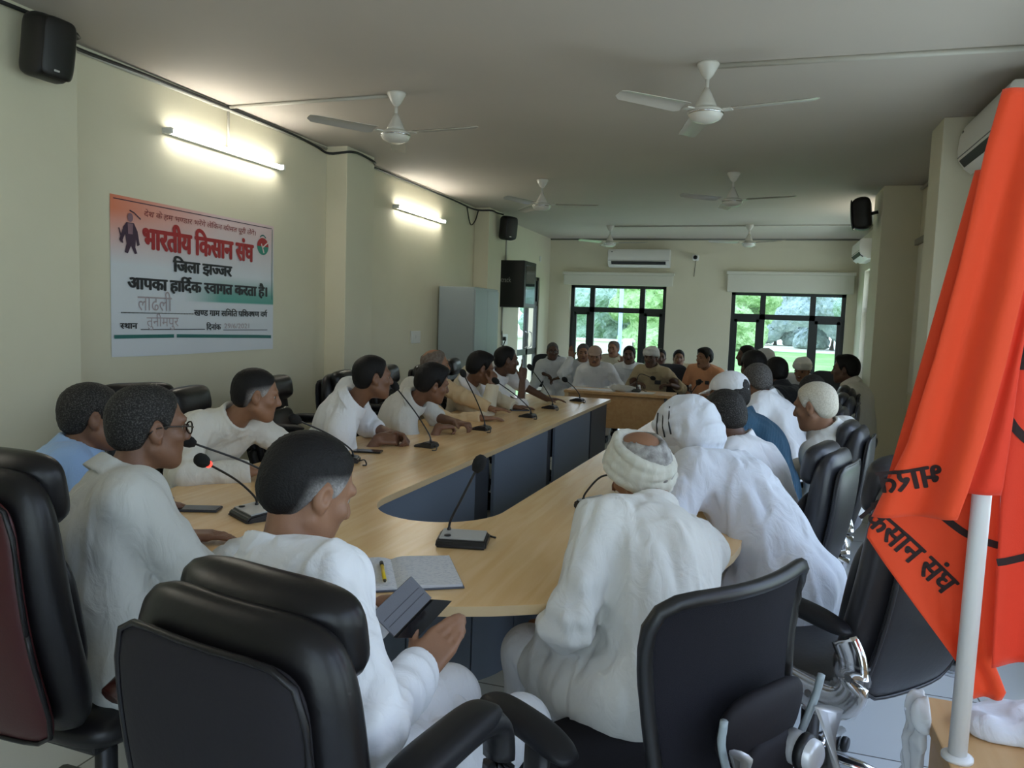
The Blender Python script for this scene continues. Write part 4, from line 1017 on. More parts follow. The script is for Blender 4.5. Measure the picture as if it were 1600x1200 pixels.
PEOPLE = []
def person(label, head, face, hip, yaw, res=.009, neck=None, chest_yaw=None, skin=0, hair=('short', 'black'), shirt=('white', 'kurta'), sleeve=1.0,
           L=None, R=None, sc=1.0, hs=1.0, belly=.0, brows=True, moustache=None, beard=None, glasses=False, collar='band', extra=None, legs=True, fold=.006, hood=None, knees=None, trousers='white', bow=.035, elbL=None, elbR=None, group=None):
    head, hip = np.array(head, float), np.array(hip, float)
    Mh = rotm(*face)
    Mp = rotm(yaw); fp, rp = Mp[1], Mp[0]
    if neck is None: neck = head - Mh[2] * .125 * hs - Mh[1] * .045 - V(0, 0, .012)
    neck = np.array(neck, float)
    up = nz(neck - hip); cy = yaw if chest_yaw is None else chest_yaw
    f0 = rotm(cy)[1]; fc = nz(f0 - up * (f0 @ up)); rc = np.cross(fc, up); Mt = np.array([rc, fc, up])
    Lt = np.linalg.norm(neck - hip)
    loc = V(hip[0], hip[1], 0)
    t = thing('person', label, 'person', tuple(loc), group=group)
    sk = SKIN[skin]
    seed = float(abs(hip[0] * 7 + hip[1] * 3) % 11)
    # ---- skeleton points
    pel = hip + up * .01; bel = hip + up * Lt * .34 - fc * bow * .6; chs = hip + up * Lt * .68 - fc * bow
    shc = neck - up * .070 - fc * .012
    sh = {-1: shc - rc * .172 * sc, 1: shc + rc * .172 * sc}
    arms = {}
    for e, cfg, eh in ((-1, L, elbL), (1, R, elbR)):
        if cfg is None: cfg = (hip + fp * .30 + rp * e * .12 + V(0, 0, .11), fp + rp * -e * .3, V(0, 0, 1))
        wr, hd, hn = cfg[0], cfg[1], cfg[2]; kw = cfg[3] if len(cfg) > 3 else {}
        wr, hd, hn = np.array(wr, float), nz(hd), nz(hn)
        hint = np.array(eh, float) if eh is not None else (-up * .75 + rc * e * .55 - fc * .25)
        el, wr = ik(sh[e], wr, .285 * sc, .255 * sc, hint)
        arms[e] = (sh[e], el, wr, hd, hn, kw)
    lg = {}
    for e in (-1, 1):
        hj = hip + rp * e * .09 - V(0, 0, .02)
        if knees and knees[0 if e < 0 else 1] is not None: kn = np.array(knees[0 if e < 0 else 1], float)
        else: kn = hip + fp * .42 + rp * e * .13; kn[2] = max(hip[2] - .03, .47)
        kd = kn - hj; kn = hj + kd / np.linalg.norm(kd) * min(np.linalg.norm(kd), .45)
        an = kn + fp * .04; an[2] = .085
        lg[e] = (hj, kn, an)
    # ---- the body, one surface
    def torso(F, g, k=.06):
        F.ell(pel, V(.150 + g, .115 + g, .125), Mt, k); F.ell(bel, V(.138 + g, .108 + g + belly, .150), Mt, k)
        F.ell(chs, V(.158 + g, .108 + g, .175), Mt, k)
        F.cap(sh[-1] + rc * .02, sh[1] - rc * .02, .058 + g, None, k)
        for e in (-1, 1): F.cap(neck - up * .015, sh[e] * .8 + neck * .2, .048 + g * .8, .050 + g, .04)
    B = Field()
    torso(B, 0)
    nt_ = head - Mh[2] * .045 * hs - Mh[1] * .020
    B.cap(neck - up * .05, nt_, .057 * sc, .052 * sc, .03)
    g = head_prims(B, head, Mh, hs)
    for e in (-1, 1):
        s_, el, wr, hd, hn, kw = arms[e]
        B.cap(s_, el, .050 * sc, .040 * sc, .03); B.cap(el, wr, .039 * sc, .027 * sc, .02)
        hand_prims(B, wr, hd, hn, -e, s=.98 * sc, **kw)
        if legs:
            hj, kn, an = lg[e]
            B.cap(hj, kn, .082, .056, .04); B.cap(kn, an, .052, .036, .03); B.cap(an - fp * .035 - V(0, 0, .045), an + fp * .13 - V(0, 0, .052), .036, .028, .03)
    v, f = B.mesh(res)
    mid = None; ml = [sk]
    cen = v[f].mean(1); q = (cen - g(0, .086, -.062)) @ Mh.T
    lipm = (np.abs(q[:, 0]) < .022 * hs) & (np.abs(q[:, 1]) < .02) & (np.abs(q[:, 2]) < .0105 * hs)
    body = link_mesh('body', v - loc, f, [sk, LIPS], t, fmat=lipm.astype(int))
    hm = HAIR[hair[1]] if hair else HAIR['stubble']
    browm = HAIR['black'] if hair is None or hair[1] not in ('white', 'silver') else HAIR['silver']
    if brows: eyes_brows(g, hs, Mh, loc, t, browm)
    loc_h = lambda P: ((P - head) @ Mh.T) / hs
    # ---- hair
    if hair:
        kind = hair[0]; H = Field(); th = {'short': .011, 'full': .020, 'buzz': .006, 'fringe': .009}[kind]
        H.ell(g(0, -.016, .034), V(.0745 + th, .096 + th, .084 + th * (1.1 if kind == 'full' else .9)) * hs, Mh, .02)
        H.ell(g(0, -.035, -.018), V(.066 + th * .6, .066 + th, .070) * hs, Mh, .03)
        if kind == 'full': H.ell(g(0, .045, .095), V(.055, .045, .030) * hs, Mh, .03)
        rec = hair[2] if len(hair) > 2 else 0.0
        def cut(P, d):
            Q = loc_h(P); x, y, z = Q[..., 0], Q[..., 1], Q[..., 2]
            hl = np.interp(y, [-.12, -.07, -.040, -.022, -.008, .008, .022, .034, .050, .066, .078, .10], [-.088, -.084, -.066, -.020, .022, .014, -.022, -.005, .045, .070, .080 + rec * .3, .088 + rec])
            hl = np.where((y > .03) & (np.abs(x) < .045), np.maximum(hl, .050), hl)
            tp = np.clip((z - hl) / .040, 0, 1); d2 = np.maximum(d + (th + .0015) * (1 - tp) ** 1.6, (hl - z) * .75 * hs)
            if kind == 'fringe': d2 = np.maximum(d2, (.058 - np.sqrt((x / .9) ** 2 + (np.maximum(y + .05, 0) * .8) ** 2 + (np.maximum(.12 - z, 0) * .9) ** 2) * 1.0) * hs * .9)
            return d2 + .0016 * np.sin(x * 420 + y * 90) * np.sin(y * 260 + z * 180) - .0
        H.post.append(cut)
        hv, hf = H.mesh(min(res, .008))
        hm2 = [hm]; fm = None
        if len(hair) > 3:                                  # grey sides under a dark top
            qq = loc_h(hv); gy = np.clip((.050 + .30 * qq[:, 1] - qq[:, 2]) / .035, 0, 1) * np.clip((qq[:, 1] + .055) / .05, 0, 1); hm2 = [M_temples]
        ho = link_mesh('hair', hv - loc, hf, hm2, t)
        if len(hair) > 3:
            at = ho.data.attributes.new('grey', 'FLOAT', 'POINT'); at.data.foreach_set('value', gy.astype(np.float32))
    if moustache:
        K = Field(); K.cap(g(0, .094, -.046), g(-.026, .082, -.055), .0075 * hs, .004, .004); K.cap(g(0, .094, -.046), g(.026, .082, -.055), .0075 * hs, .004, .004)
        a, b = K.mesh(.004); link_mesh('moustache', a - loc, b, HAIR[moustache], t)
    if beard:
        K = Field(); K.ell(g(0, .040, -.078), V(.053, .055, .044) * hs, Mh, .02)
        for e in (-1, 1): K.cap(g(e * .062, .0, -.045), g(e * .024, .066, -.104), .021 * hs, .022 * hs, .02)
        K.post.append(lambda P, d: np.maximum(d, (loc_h(P)[..., 2] + .048) * hs))
        a, b = K.mesh(.006); link_mesh('beard', a - loc, b, HAIR[beard], t)
    if glasses:
        bm = bmesh.new(); gm = bmesh.new()
        for e in (-1, 1):
            pts = [g(e * (.033 + .024 * math.cos(a) * (1 if abs(math.cos(a)) < .8 else .95)), .104 - .10 * (.03 * abs(math.cos(a))), .003 + .018 * math.sin(a)) - loc for a in np.linspace(0, 2 * PI, 17)]
            bm_tube(bm, pts, .0024, 6)
            vs = [gm.verts.new(p) for p in pts[:-1]]; gm.faces.new(vs)
            bm_tube(bm, [g(e * .057, .103, .008) - loc, g(e * .074, .088, .012) - loc, g(e * .083, .02, .012) - loc, g(e * .083, -.012, .006) - loc, g(e * .082, -.028, -.012) - loc], .0025, 6)
        bm_tube(bm, [g(-.010, .106, .008) - loc, g(.010, .106, .008) - loc], .0024, 6)
        G = link_bm('glasses', bm, M_specs, t, smooth=True); link_bm('lens', gm, M_lens, G)
    # ---- upper garment
    sm = C[shirt[0]]; kind = shirt[1]
    U = Field()
    if kind == 'robe':
        U.ell(pel, V(.215, .20, .17), Mt, .08); U.ell(bel, V(.205, .175, .18), Mt, .08); U.ell(chs, V(.20, .15, .19), Mt, .08)
        U.cap(sh[-1], sh[1], .085, None, .06)
        for e in (-1, 1):
            s_, el, wr, hd, hn, kw = arms[e]
            U.cap(s_, el, .085, .075, .06); U.cap(el, wr, .07, .055, .05)
            hj, kn, an = lg[e]; U.cap(hj, kn, .125, .10, .06)
        U.cap(neck - up * .04, nt_, .085, .085, .04)
    else:
        torso(U, .016 if kind != 'kurta' else .021)
        slim = .012 if kind == 'tee' else .016
        for e in (-1, 1):
            s_, el, wr, hd, hn, kw = arms[e]
            r0, r1, r2 = .050 * sc + slim + .004, .040 * sc + slim + .006, .036 * sc + slim
            if sleeve <= 0: end = s_ + (el - s_) * (1 + sleeve); segs = [(s_, end, .052 * sc + slim, .050 * sc + slim)]; dirn = nz(el - s_)
            else: end = el + (wr - el) * sleeve; segs = [(s_, el, r0, r1), (el, end, r1, r2)]; dirn = nz(wr - el)
            for a_, b_, ra_, rb_ in segs: U.cap(a_, b_, ra_, rb_, .035, 'b')
            def sleeve_in(P, d, segs=segs, end=end, dirn=dirn):
                a = None
                for g_ in segs: v_ = capd(P, *g_); a = v_ if a is None else smin(a, v_, .03)
                r = P - end; h = r @ dirn; rad = np.linalg.norm(r - h[..., None] * dirn, axis=-1)
                a = np.maximum(a, np.where(rad < .10, h - .004, -1.0))       # open, straight cuff
                return smin(d, a, .035)
            U.post.append(sleeve_in)
        if kind == 'kurta':
            for e in (-1, 1):
                hj, kn, an = lg[e]; U.cap(hj, hj + (kn - hj) * .80, .100, .088, .08)
                U.cap(hj + (kn - hj) * .3 - V(0, 0, .03), hj + (kn - hj) * .8 - V(0, 0, .10), .07, .05, .08)
        U.cap(neck - up * .03, neck + (nt_ - neck) * .15, .058 * sc, .056 * sc, .012)
    # creases, then crisp openings
    bigf = folds
    U.post.append(lambda P, d: d + folds(P, fold * 1.0, 26, seed) + folds(P, fold * .55, 60, seed + 3) if fold else d)
    for e in (-1, 1):
        s_, el, wr = arms[e][:3]
        def elbow(P, d, s_=s_, el=el, wr=wr):
            m = nz(nz(el - s_) + nz(wr - el)); r = P - el; h = r @ m; q = r @ nz(np.cross(m, V(.3, .2, 1)))
            near = np.exp(-(np.linalg.norm(r, axis=-1) / .11) ** 2)
            return d + fold * .8 * near * np.sin(h * 95 + 22 * q + seed)
        if kind != 'robe': U.post.append(elbow)
    if kind != 'robe':
        if collar == 'fold':
            a = neck + (nt_ - neck) * .02; b = neck + (nt_ - neck) * .36
            cf = Field()
            def add_collar(P, d):
                ax = nz(nt_ - neck); r = P - neck; h = r @ ax; rad = np.linalg.norm(r - h[..., None] * ax, axis=-1)
                R_ = .068 * sc + np.clip(.050 - h, 0, .06) * .45
                ring = rring(np.abs(rad - R_ - .003) - max(.0065, res * 1.15), np.abs(h - .018 + .12 * (r @ fc)) - .031)
                return np.minimum(d, ring)
            U.post.append(add_collar)
        else:
            def add_band(P, d):
                ax = nz(nt_ - neck); r = P - neck; h = r @ ax; rad = np.linalg.norm(r - h[..., None] * ax, axis=-1)
                ring = rring(np.abs(rad - .0655 * sc - max(.006, res * 1.15)) - max(.006, res * 1.15), np.abs(h - .012 + .12 * (r @ fc)) - .026)
                return np.minimum(d, ring)
            if collar == 'band': U.post.append(add_band)
        def opn(P, d):
            ax = nz(nt_ - neck); r = P - neck; h = r @ ax; rad = np.linalg.norm(r - h[..., None] * ax, axis=-1)
            inner = np.maximum(rad - .0650 * sc, -(h + .005))
            d = np.maximum(d, -inner)
            if kind in ('shirt', 'tee'):
                hz = (P - hip) @ up
                d = np.maximum(d, -(hz + .07))
            return d
        U.post.append(opn)
    uv, uf = U.mesh(min(res, .010))
    ob = link_mesh({'kurta': 'kurta', 'robe': 'robe', 'shirt': 'shirt', 'tee': 't_shirt'}[kind], uv - loc, uf, sm, t)
    # ---- trousers and shoes
    if legs:
        T = Field()
        T.ell(pel - up * .03, V(.160, .128, .11), Mt, .05)
        for e in (-1, 1):
            hj, kn, an = lg[e]; T.cap(hj, kn, .096, .074, .05); T.cap(kn, an + V(0, 0, .03), .074, .060, .04)
        T.post.append(lambda P, d: np.maximum(d + folds(P, fold * .8, 17, seed + 1), -(P[..., 2] - .09)))
        a, b = T.mesh(max(res, .010)); link_mesh('trousers', a - loc, b, C[trousers], t)
        for e in (-1, 1):
            hj, kn, an = lg[e]; K = Field(); z = V(0, 0, 1)
            K.cap(an - fp * .045 - z * .048, an + fp * .145 - z * .050, .040, .034, .02); K.cap(an - z * .02, an - z * .045 + fp * .03, .046, .042, .03)
            K.post.append(lambda P, d: np.maximum(d, -(P[..., 2] - .004)))
            a, b = K.mesh(.011); link_mesh('shoe', a - loc, b, M_pad, t)
    ctx = dict(t=t, loc=loc, g=g, Mh=Mh, head=head, hs=hs, res=res, neck=neck, up=up, fc=fc, rc=rc, arms=arms, sh=sh, hip=hip, nt=nt_, chs=chs, bel=bel)
    if extra: extra(ctx)
    PEOPLE.append(ctx)
    return ctx
# ---- headgear and scarves
M_turb = cloth('turban_white', (0.74, 0.74, 0.72), bump=.35); M_turb2 = cloth('turban_pale', (0.60, 0.59, 0.51), bump=.35); M_capw = cloth('cap_white', (0.74, 0.75, 0.78)); M_capt = cloth('cap_tan', (0.42, 0.30, 0.24))
def ring_turban(ctx, m=M_turb2, open_top=True, r=.019, n=6, hgt=.0, name='turban', rr=1.0, tilt=0):
    g, Mh, hs, loc = ctx['g'], ctx['Mh'], ctx['hs'], ctx['loc']; F = Field(); rs = np.random.RandomState(int(abs(loc[0] * 100)) % 97)
    for k in range(n):
        tx, ty = rs.uniform(-.10, .10), rs.uniform(-.12, .12); z0 = .020 + hgt + .016 * k + rs.uniform(-.004, .004)
        ct, st = math.cos(math.radians(tilt)), math.sin(math.radians(tilt)); M = np.array([Mh[0], Mh[1] * ct + Mh[2] * st, Mh[2] * ct - Mh[1] * st])
        c0 = g(0, -.012, z0) if not tilt else g(0, -.016, .024) + M[2] * (.016 * (k - 2.5)) * hs
        F.ring(c0, M, (.088 - .004 * abs(k - 1)) * hs * rr, (.108 - .004 * abs(k - 1)) * hs * rr, r * .72, .006, zf=lambda a, tx=tx, ty=ty: (tx * math.cos(a) * .09 + (ty + (0 if tilt else .28)) * math.sin(a) * .10) * hs)
    if not open_top:
        F.ell(g(0, -.014, .065), V(.093, .112, .075) * hs * rr, Mh, .02)
        for k in range(3):
            F.ring(g(0, -.012, .075 + .014 * k), Mh, (.080 - .018 * k) * hs * rr, (.098 - .022 * k) * hs * rr, r * .7, .008, zf=lambda a, k=k: .02 * math.sin(a + k * 2) * hs)
    F.post.append(lambda P, d: d + folds(P, .0022, 60, 2.0))
    a, b = F.mesh(min(ctx['res'], .006)); return link_mesh(name, a - loc, b, m, ctx['t'])
def baseball_cap(ctx, m=M_capw, opening=True):
    g, Mh, hs, loc = ctx['g'], ctx['Mh'], ctx['hs'], ctx['loc']; F = Field()
    F.ell(g(0, -.012, .045), V(.091, .112, .090) * hs, Mh, .01)
    lh = lambda P: ((P - ctx['head']) @ Mh.T) / hs
    def cut(P, d):
        Q = lh(P); x, y, z = Q[..., 0], Q[..., 1], Q[..., 2]
        d = np.maximum(d, (.036 + .18 * y - z) * hs)
        brim = np.maximum.reduce([np.abs(z - .060 + .25 * np.maximum(y - .08, 0) + 3.2 * x * x) - .0035, np.sqrt(x * x / (.075 ** 2) + (y - .075) ** 2 / (.095 ** 2)) * .08 - .08, -(y - .06)]) * hs
        d = np.minimum(d, brim)
        if opening: d = np.maximum(d, -(np.maximum(np.sqrt(x * x / 1.0 + (z - .040) ** 2) - .034, y + .05) * hs))
        return d + .0006 * np.sin(np.arctan2(x, y) * 12)
    F.post.append(cut); F.cap(g(0, .10, .05), g(0, .16, .04), .03 * hs, .02 * hs, .001); F.p[-1] = F.p[-1][:3] + (-.03, -.03) + F.p[-1][5:]
    a, b = F.mesh(min(ctx['res'], .006)); o = link_mesh('cap', a - loc, b, m, ctx['t'])
    if opening:
        pts = [g(.034 * math.cos(t_), -.12 + .012 * abs(math.cos(t_)), .018) - loc for t_ in np.linspace(PI, 0, 9)]
        link_bm('cap_strap', tube_bm(pts, .009 * hs, 8, flat=(.35, 1)), m, o, smooth=True)
    bm = bmesh.new(); bmesh.ops.create_uvsphere(bm, u_segments=8, v_segments=6, radius=.006); bmesh.ops.translate(bm, vec=tuple(g(0, -.012, .136) - loc), verts=bm.verts); link_bm('cap_button', bm, m, o, smooth=True)
def towel(ctx, m=C['white']):
    """cloth laid round the neck, ends on the chest"""
    F = Field(); n_, up, fc, rc = ctx['neck'], ctx['up'], ctx['fc'], ctx['rc']
    for e in (-1, 1):
        P = smooth_path([n_ - fc * .075 + up * .03, n_ + rc * e * .075 + up * .02, n_ + rc * e * .095 + fc * .09 - up * .07, n_ + rc * e * .085 + fc * .13 - up * .22, n_ + rc * e * .07 + fc * .12 - up * .36], 5)
        F.path(P, [.030] * len(P), .02)
    F.post.append(lambda P, d: d + folds(P, .006, 38, 1.0))
    a, b = F.mesh(.008); link_mesh('towel', a - ctx['loc'], b, m, ctx['t'])
def on_table(x, y, z=.775): return V(x, y, z)
UPZ = V(0, 0, 1)
fd = lambda yaw, z=0: V(math.sin(math.radians(yaw)), math.cos(math.radians(yaw)), z)
# near curve of the table, from the left
person('man in a light blue collared shirt half hidden by the man in spectacles', (-2.32, 2.20, 1.10), (38, 6, 0), (-2.36, 1.98, .54), 40, .0075, skin=0, hair=('short', 'dark_grey'), shirt=('sky', 'shirt'), collar='fold', trousers='trouser',
       L=((-2.36, 2.40, .772), fd(70), UPZ, dict(curl=(6, 10, 8))), R=((-2.14, 2.22, .772), fd(30), UPZ, dict(curl=(6, 10, 8))))
person('man in black spectacles and a thin white kurta at left', (-1.67, 1.78, 1.165), (30, 4, 0), (-1.60, 1.62, .54), 22, .006, skin=0, hair=('short', 'dark_grey', .02), glasses=True, shirt=('grey', 'kurta'), collar='fold', neck=(-1.71, 1.70, 1.02), chest_yaw=28,
       L=((-1.75, 2.0, .775), fd(62), UPZ, dict(curl=(6, 10, 8))), R=((-1.46, 1.93, .775), fd(10), UPZ, dict(curl=(6, 10, 8))), fold=.007)
person('man in a white kurta with greying temples looking down at a phone', (-.925, 1.45, 1.125), (32, 24, 0), (-.78, 1.38, .54), 22, .0055, skin=2, hair=('short', 'black', .0, 'silver'), shirt=('white', 'kurta'), neck=(-.95, 1.36, .99), chest_yaw=16, collar='band',
       R=((-.650, 1.425, .765), nz(V(.34, .60, .52)), nz(V(.30, -.70, .62)), dict(curl=(14, 20, 14), spread=16)), L=((-.86, 1.66, .79), nz(V(.9, .2, .1)), nz(V(-.2, .8, .5)), dict(curl=(40, 40, 25))), knees=((-.72, 1.80, .52), (-.50, 1.78, .50)), elbR=(.6, -.5, -.8), fold=.008)
# the left side, near to far
person('man in a cream zip-neck kurta leaning on his folded arms on the table', (-2.25, 3.07, 1.11), (52, 10, 0), (-2.74, 3.14, .54), 92, .007, skin=2, hair=('short', 'dark_grey', .0, 'grey'), shirt=('offwhite', 'kurta'), neck=(-2.37, 3.04, .985), chest_yaw=108, collar='band',
       L=((-2.08, 3.20, .79), fd(185), UPZ, dict(curl=(20, 20, 15))), R=((-2.14, 2.86, .79), fd(35), UPZ, dict(curl=(20, 20, 15))), elbL=(.2, .8, -.5), elbR=(-.2, -.8, -.4))
person('heavy man in a white shirt with hands clasped on the table', (-2.08, 3.9, 1.15), (48, 2, 0), (-2.52, 4.1, .54), 74, .007, skin=0, hair=('short', 'black'), shirt=('white', 'kurta'), neck=(-2.20, 3.86, 1.00), chest_yaw=70, sleeve=.45, belly=.03, collar='fold', sc=1.06,
       R=((-2.06, 3.93, .795), fd(50, -.05), nz(V(.3, -.6, .8)), dict(curl=(45, 50, 30))), L=((-2.03, 4.08, .795), fd(110, -.05), nz(V(.5, .5, .6)), dict(curl=(45, 50, 30))), moustache=None)
person('man in a grey-white striped shirt leaning forward with his forearms on the table', (-2.00, 4.56, 1.07), (50, 14, 8), (-2.5, 4.82, .54), 75, .008, skin=0, hair=('full', 'black'), shirt=('greywhite', 'shirt'), neck=(-2.14, 4.57, .95), sleeve=.25, collar='fold', trousers='trouser',
       R=((-1.93, 4.50, .80), fd(40), UPZ, dict(curl=(45, 50, 30))), L=((-1.90, 4.74, .80), fd(110), UPZ, dict(curl=(45, 50, 30))))
person('bald man in a pale yellow shirt looking towards the far end', (-2.36, 5.42, 1.13), (58, 2, 0), (-2.52, 5.62, .54), 80, .008, skin=2, hair=('fringe', 'stubble'), shirt=('peach', 'shirt'), neck=(-2.42, 5.40, .99), collar='fold', trousers='trouser',
       R=((-1.92, 5.25, .772), fd(60), UPZ, dict(curl=(6, 10, 8))), L=((-1.90, 5.60, .772), fd(90), UPZ, dict(curl=(6, 10, 8))))
person('man in cream with a white towel round his neck holding a hand to his face', (-2.12, 5.78, 1.10), (56, 16, 0), (-2.45, 6.18, .54), 78, .008, skin=0, hair=('full', 'black'), shirt=('cream', 'kurta'), neck=(-2.23, 5.84, .97), extra=towel, trousers='white',
       R=((-1.99, 5.70, .97), nz(V(.0, .22, .95)), nz(V(.9, -.4, .0)), dict(curl=(40, 55, 30))), L=((-1.92, 6.05, .772), fd(60), UPZ, dict(curl=(6, 10, 8))), elbR=(.2, -.5, -.9))
person('man in a white shirt resting his chin by a raised pointing finger', (-2.15, 6.52, 1.13), (58, 4, 0), (-2.42, 6.8, .54), 76, .008, skin=1, hair=('short', 'black'), shirt=('white', 'shirt'), neck=(-2.23, 6.54, .99), collar='fold', sleeve=.2, trousers='trouser',
       R=((-1.99, 6.50, .97), nz(V(.05, .1, .98)), nz(V(.8, -.6, .0)), dict(curl=(70, 70, 40), point=0)), L=((-1.80, 6.72, .775), fd(75), UPZ, dict(curl=(8, 14, 10))), elbR=(.3, -.4, -.9))

# the right side, near to far
def ring_only(c): ring_turban(c, M_turb2, True, r=.023, tilt=46)
person('old man in a pale ring turban with a bald crown, seen from behind', (-.33, 2.36, 1.06), (-52, 22, -14), (-.22, 1.98, .54), -50, .006, skin=2, hair=('fringe', 'silver'), shirt=('stone', 'kurta'), neck=(-.275, 2.25, .945), chest_yaw=-40, bow=.05, belly=.02, sc=1.05,
       L=((-.53, 2.14, .60), nz(V(-.6, .7, -.1)), UPZ, dict(curl=(25, 30, 20))), R=((-.36, 2.56, .80), nz(V(-.1, -.35, .9)), nz(V(-.2, .9, .3)), dict(curl=(45, 55, 30))), elbL=(-.15, -.7, -.8), elbR=(.0, .5, -.9), extra=ring_only, knees=((-.60, 2.12, .53), (-.46, 2.36, .53)), fold=.009, brows=False)
def head_cloth(c):
    g, Mh, hs, loc = c['g'], c['Mh'], c['hs'], c['loc']; F = Field()
    F.ell(g(0, -.018, .050), V(.118, .138, .112) * hs, Mh, .03); F.ell(g(0, -.070, -.03), V(.108, .095, .11) * hs, Mh, .05)
    F.ring(g(0, -.012, .030), Mh, .104, .122, .017, .012, zf=lambda a: -.045 * math.sin(a) * -1 + .012 * math.sin(3 * a)); F.ring(g(0, -.02, .062), Mh, .100, .118, .015, .012, zf=lambda a: .03 * math.sin(a + .6))
    F.ring(g(0, -.045, -.02), Mh, .098, .100, .016, .012, zf=lambda a: .05 * math.sin(a) + .01 * math.cos(2 * a))
    F.post.append(lambda P, d: np.maximum(d + folds(P[..., [2, 0, 1]], .0065, 44, 5.0), -(np.maximum(np.abs((P - c['head']) @ Mh[0]) - .058, -((P - c['head']) @ Mh[1]) + .03)) ))
    a, b = F.mesh(.006); o = link_mesh('head_cloth', a - loc, b, C['robe'], c['t'])
    bm = bmesh.new()
    for k in range(3):
        pts = smooth_path([g(-.122, .04 - .035 * k, .0) - loc, g(-.1215, .03 - .035 * k, .05) - loc, g(-.098, .02 - .035 * k, .110) - loc], 5); bm_tube(bm, pts, .0035, 5)
    link_bm('dark_stripe', bm, M_ink, o, smooth=True)
person('man wrapped in a full white robe and head cloth, leaning on the table', (-.27, 3.20, 1.06), (-55, 28, 0), (.16, 2.92, .54), -66, .008, skin=0, hair=None, shirt=('robe', 'robe'), neck=(-.19, 3.17, .955), bow=.05, extra=head_cloth, brows=False, fold=.010,
       L=((-.42, 2.98, .82), fd(-60), UPZ), R=((-.45, 3.34, .82), fd(-70), UPZ))
person('grey-black haired man in a white kurta seen from behind, next to the robed man', (-.14, 3.60, 1.095), (-48, 24, 0), (.12, 3.42, .54), -70, .008, skin=1, hair=('short', 'dark_grey'), shirt=('white', 'kurta'), neck=(-.06, 3.58, .975), brows=False, collar='band',
       L=((-.42, 3.42, .775), fd(-70), UPZ, dict(curl=(8, 14, 10))), R=((-.40, 3.76, .775), fd(-80), UPZ, dict(curl=(8, 14, 10))))
person('man in a white baseball cap and a blue ribbed shirt, leaning forward', (-.145, 4.25, 1.135), (-62, 14, 0), (.16, 3.98, .54), -72, .008, skin=0, hair=('short', 'dark_grey'), shirt=('blue', 'shirt'), neck=(-.07, 4.22, 1.015), brows=False, collar='band', trousers='trouser', extra=baseball_cap, bow=.05,
       L=((-.38, 4.02, .775), fd(-70), UPZ, dict(curl=(8, 14, 10))), R=((-.36, 4.42, .775), fd(-80), UPZ, dict(curl=(8, 14, 10))))
person('white haired old man in a pale collared shirt sitting upright on the right', (.285, 4.25, 1.11), (-66, 14, 0), (.44, 4.40, .54), -76, .007, skin=2, hair=('short', 'white'), shirt=('greywhite', 'shirt'), neck=(.35, 4.27, .985), collar='fold', trousers='trouser', chest_yaw=-62,
       L=((.12, 4.15, .68), fd(-70), UPZ), R=((.10, 4.55, .68), fd(-80), UPZ))
person('man with grey cropped hair in a white kurta, beyond the white baseball cap', (-.01, 5.34, 1.14), (-40, 20, 0), (.28, 5.05, .54), -66, .009, skin=0, hair=('short', 'grey'), shirt=('white', 'kurta'), neck=(.06, 5.30, 1.03), brows=False,
       L=((-.32, 5.0, .775), fd(-70), UPZ, dict(curl=(8, 14, 10))), R=((-.30, 5.5, .775), fd(-80), UPZ, dict(curl=(8, 14, 10))))
person('man with thick black hair seen from behind, beyond the grey cropped man', (-.045, 6.20, 1.19), (-30, 6, 0), (.22, 5.85, .54), -60, .010, skin=1, hair=('full', 'black'), shirt=('pale', 'shirt'), brows=False, collar='fold')
def paper_mask(c):
    g = c['g']; bm = bmesh.new(); bm_box(bm, tuple(g(.062, .06, -.05) - c['loc']), (.04, .09, .06), .01, Matrix.Rotation(math.radians(50), 3, 'Z')); link_bm('face_mask', bm, C['white'], c['t'], smooth=True)
person('man in a black shirt with a white mask at his cheek, in the right row', (.13, 6.62, 1.14), (-35, 10, 0), (.46, 6.40, .54), -60, .010, skin=1, hair=('short', 'black'), shirt=('black', 'shirt'), brows=False, extra=paper_mask, collar='fold', trousers='trouser')
person('dark haired man whose head shows just above the white haired man', (.36, 5.75, 1.06), (-20, 14, 0), (.62, 5.62, .54), -60, .010, skin=1, hair=('short', 'dark_grey'), shirt=('cream', 'shirt'), brows=False, collar='fold')
person('man in profile in a light shirt sitting against the right column', (.73, 7.43, 1.15), (-78, 4, 0), (.90, 7.38, .54), -78, .009, skin=1, hair=('full', 'black'), shirt=('offwhite', 'shirt'), neck=(.79, 7.40, 1.02), collar='fold', trousers='trouser')
def wcap(c): ring_turban(c, M_turb, False, n=3)
person('old man in a white turban facing the camera before the right-hand window', (.46, 9.14, 1.04), (205, 18, 0), (.46, 9.45, .52), 195, .010, skin=2, hair=('short', 'white'), shirt=('white', 'kurta'), extra=wcap, moustache='white')
person('man whose dark hair just shows before the right-hand window', (-.16, 9.6, 1.15), (-100, 4, 0), (-.02, 9.75, .56), -100, .010, skin=1, hair=('short', 'black'), shirt=('green', 'shirt'), collar='fold', brows=False)
person('man in a white cap before the right-hand window, behind the black hair', (.04, 8.9, 1.13), (-110, 6, 0), (.12, 9.0, .55), -100, .010, skin=1, hair=('short', 'grey'), shirt=('pale', 'shirt'), collar='fold', brows=False, extra=lambda c: ring_turban(c, M_capw, False, n=3))
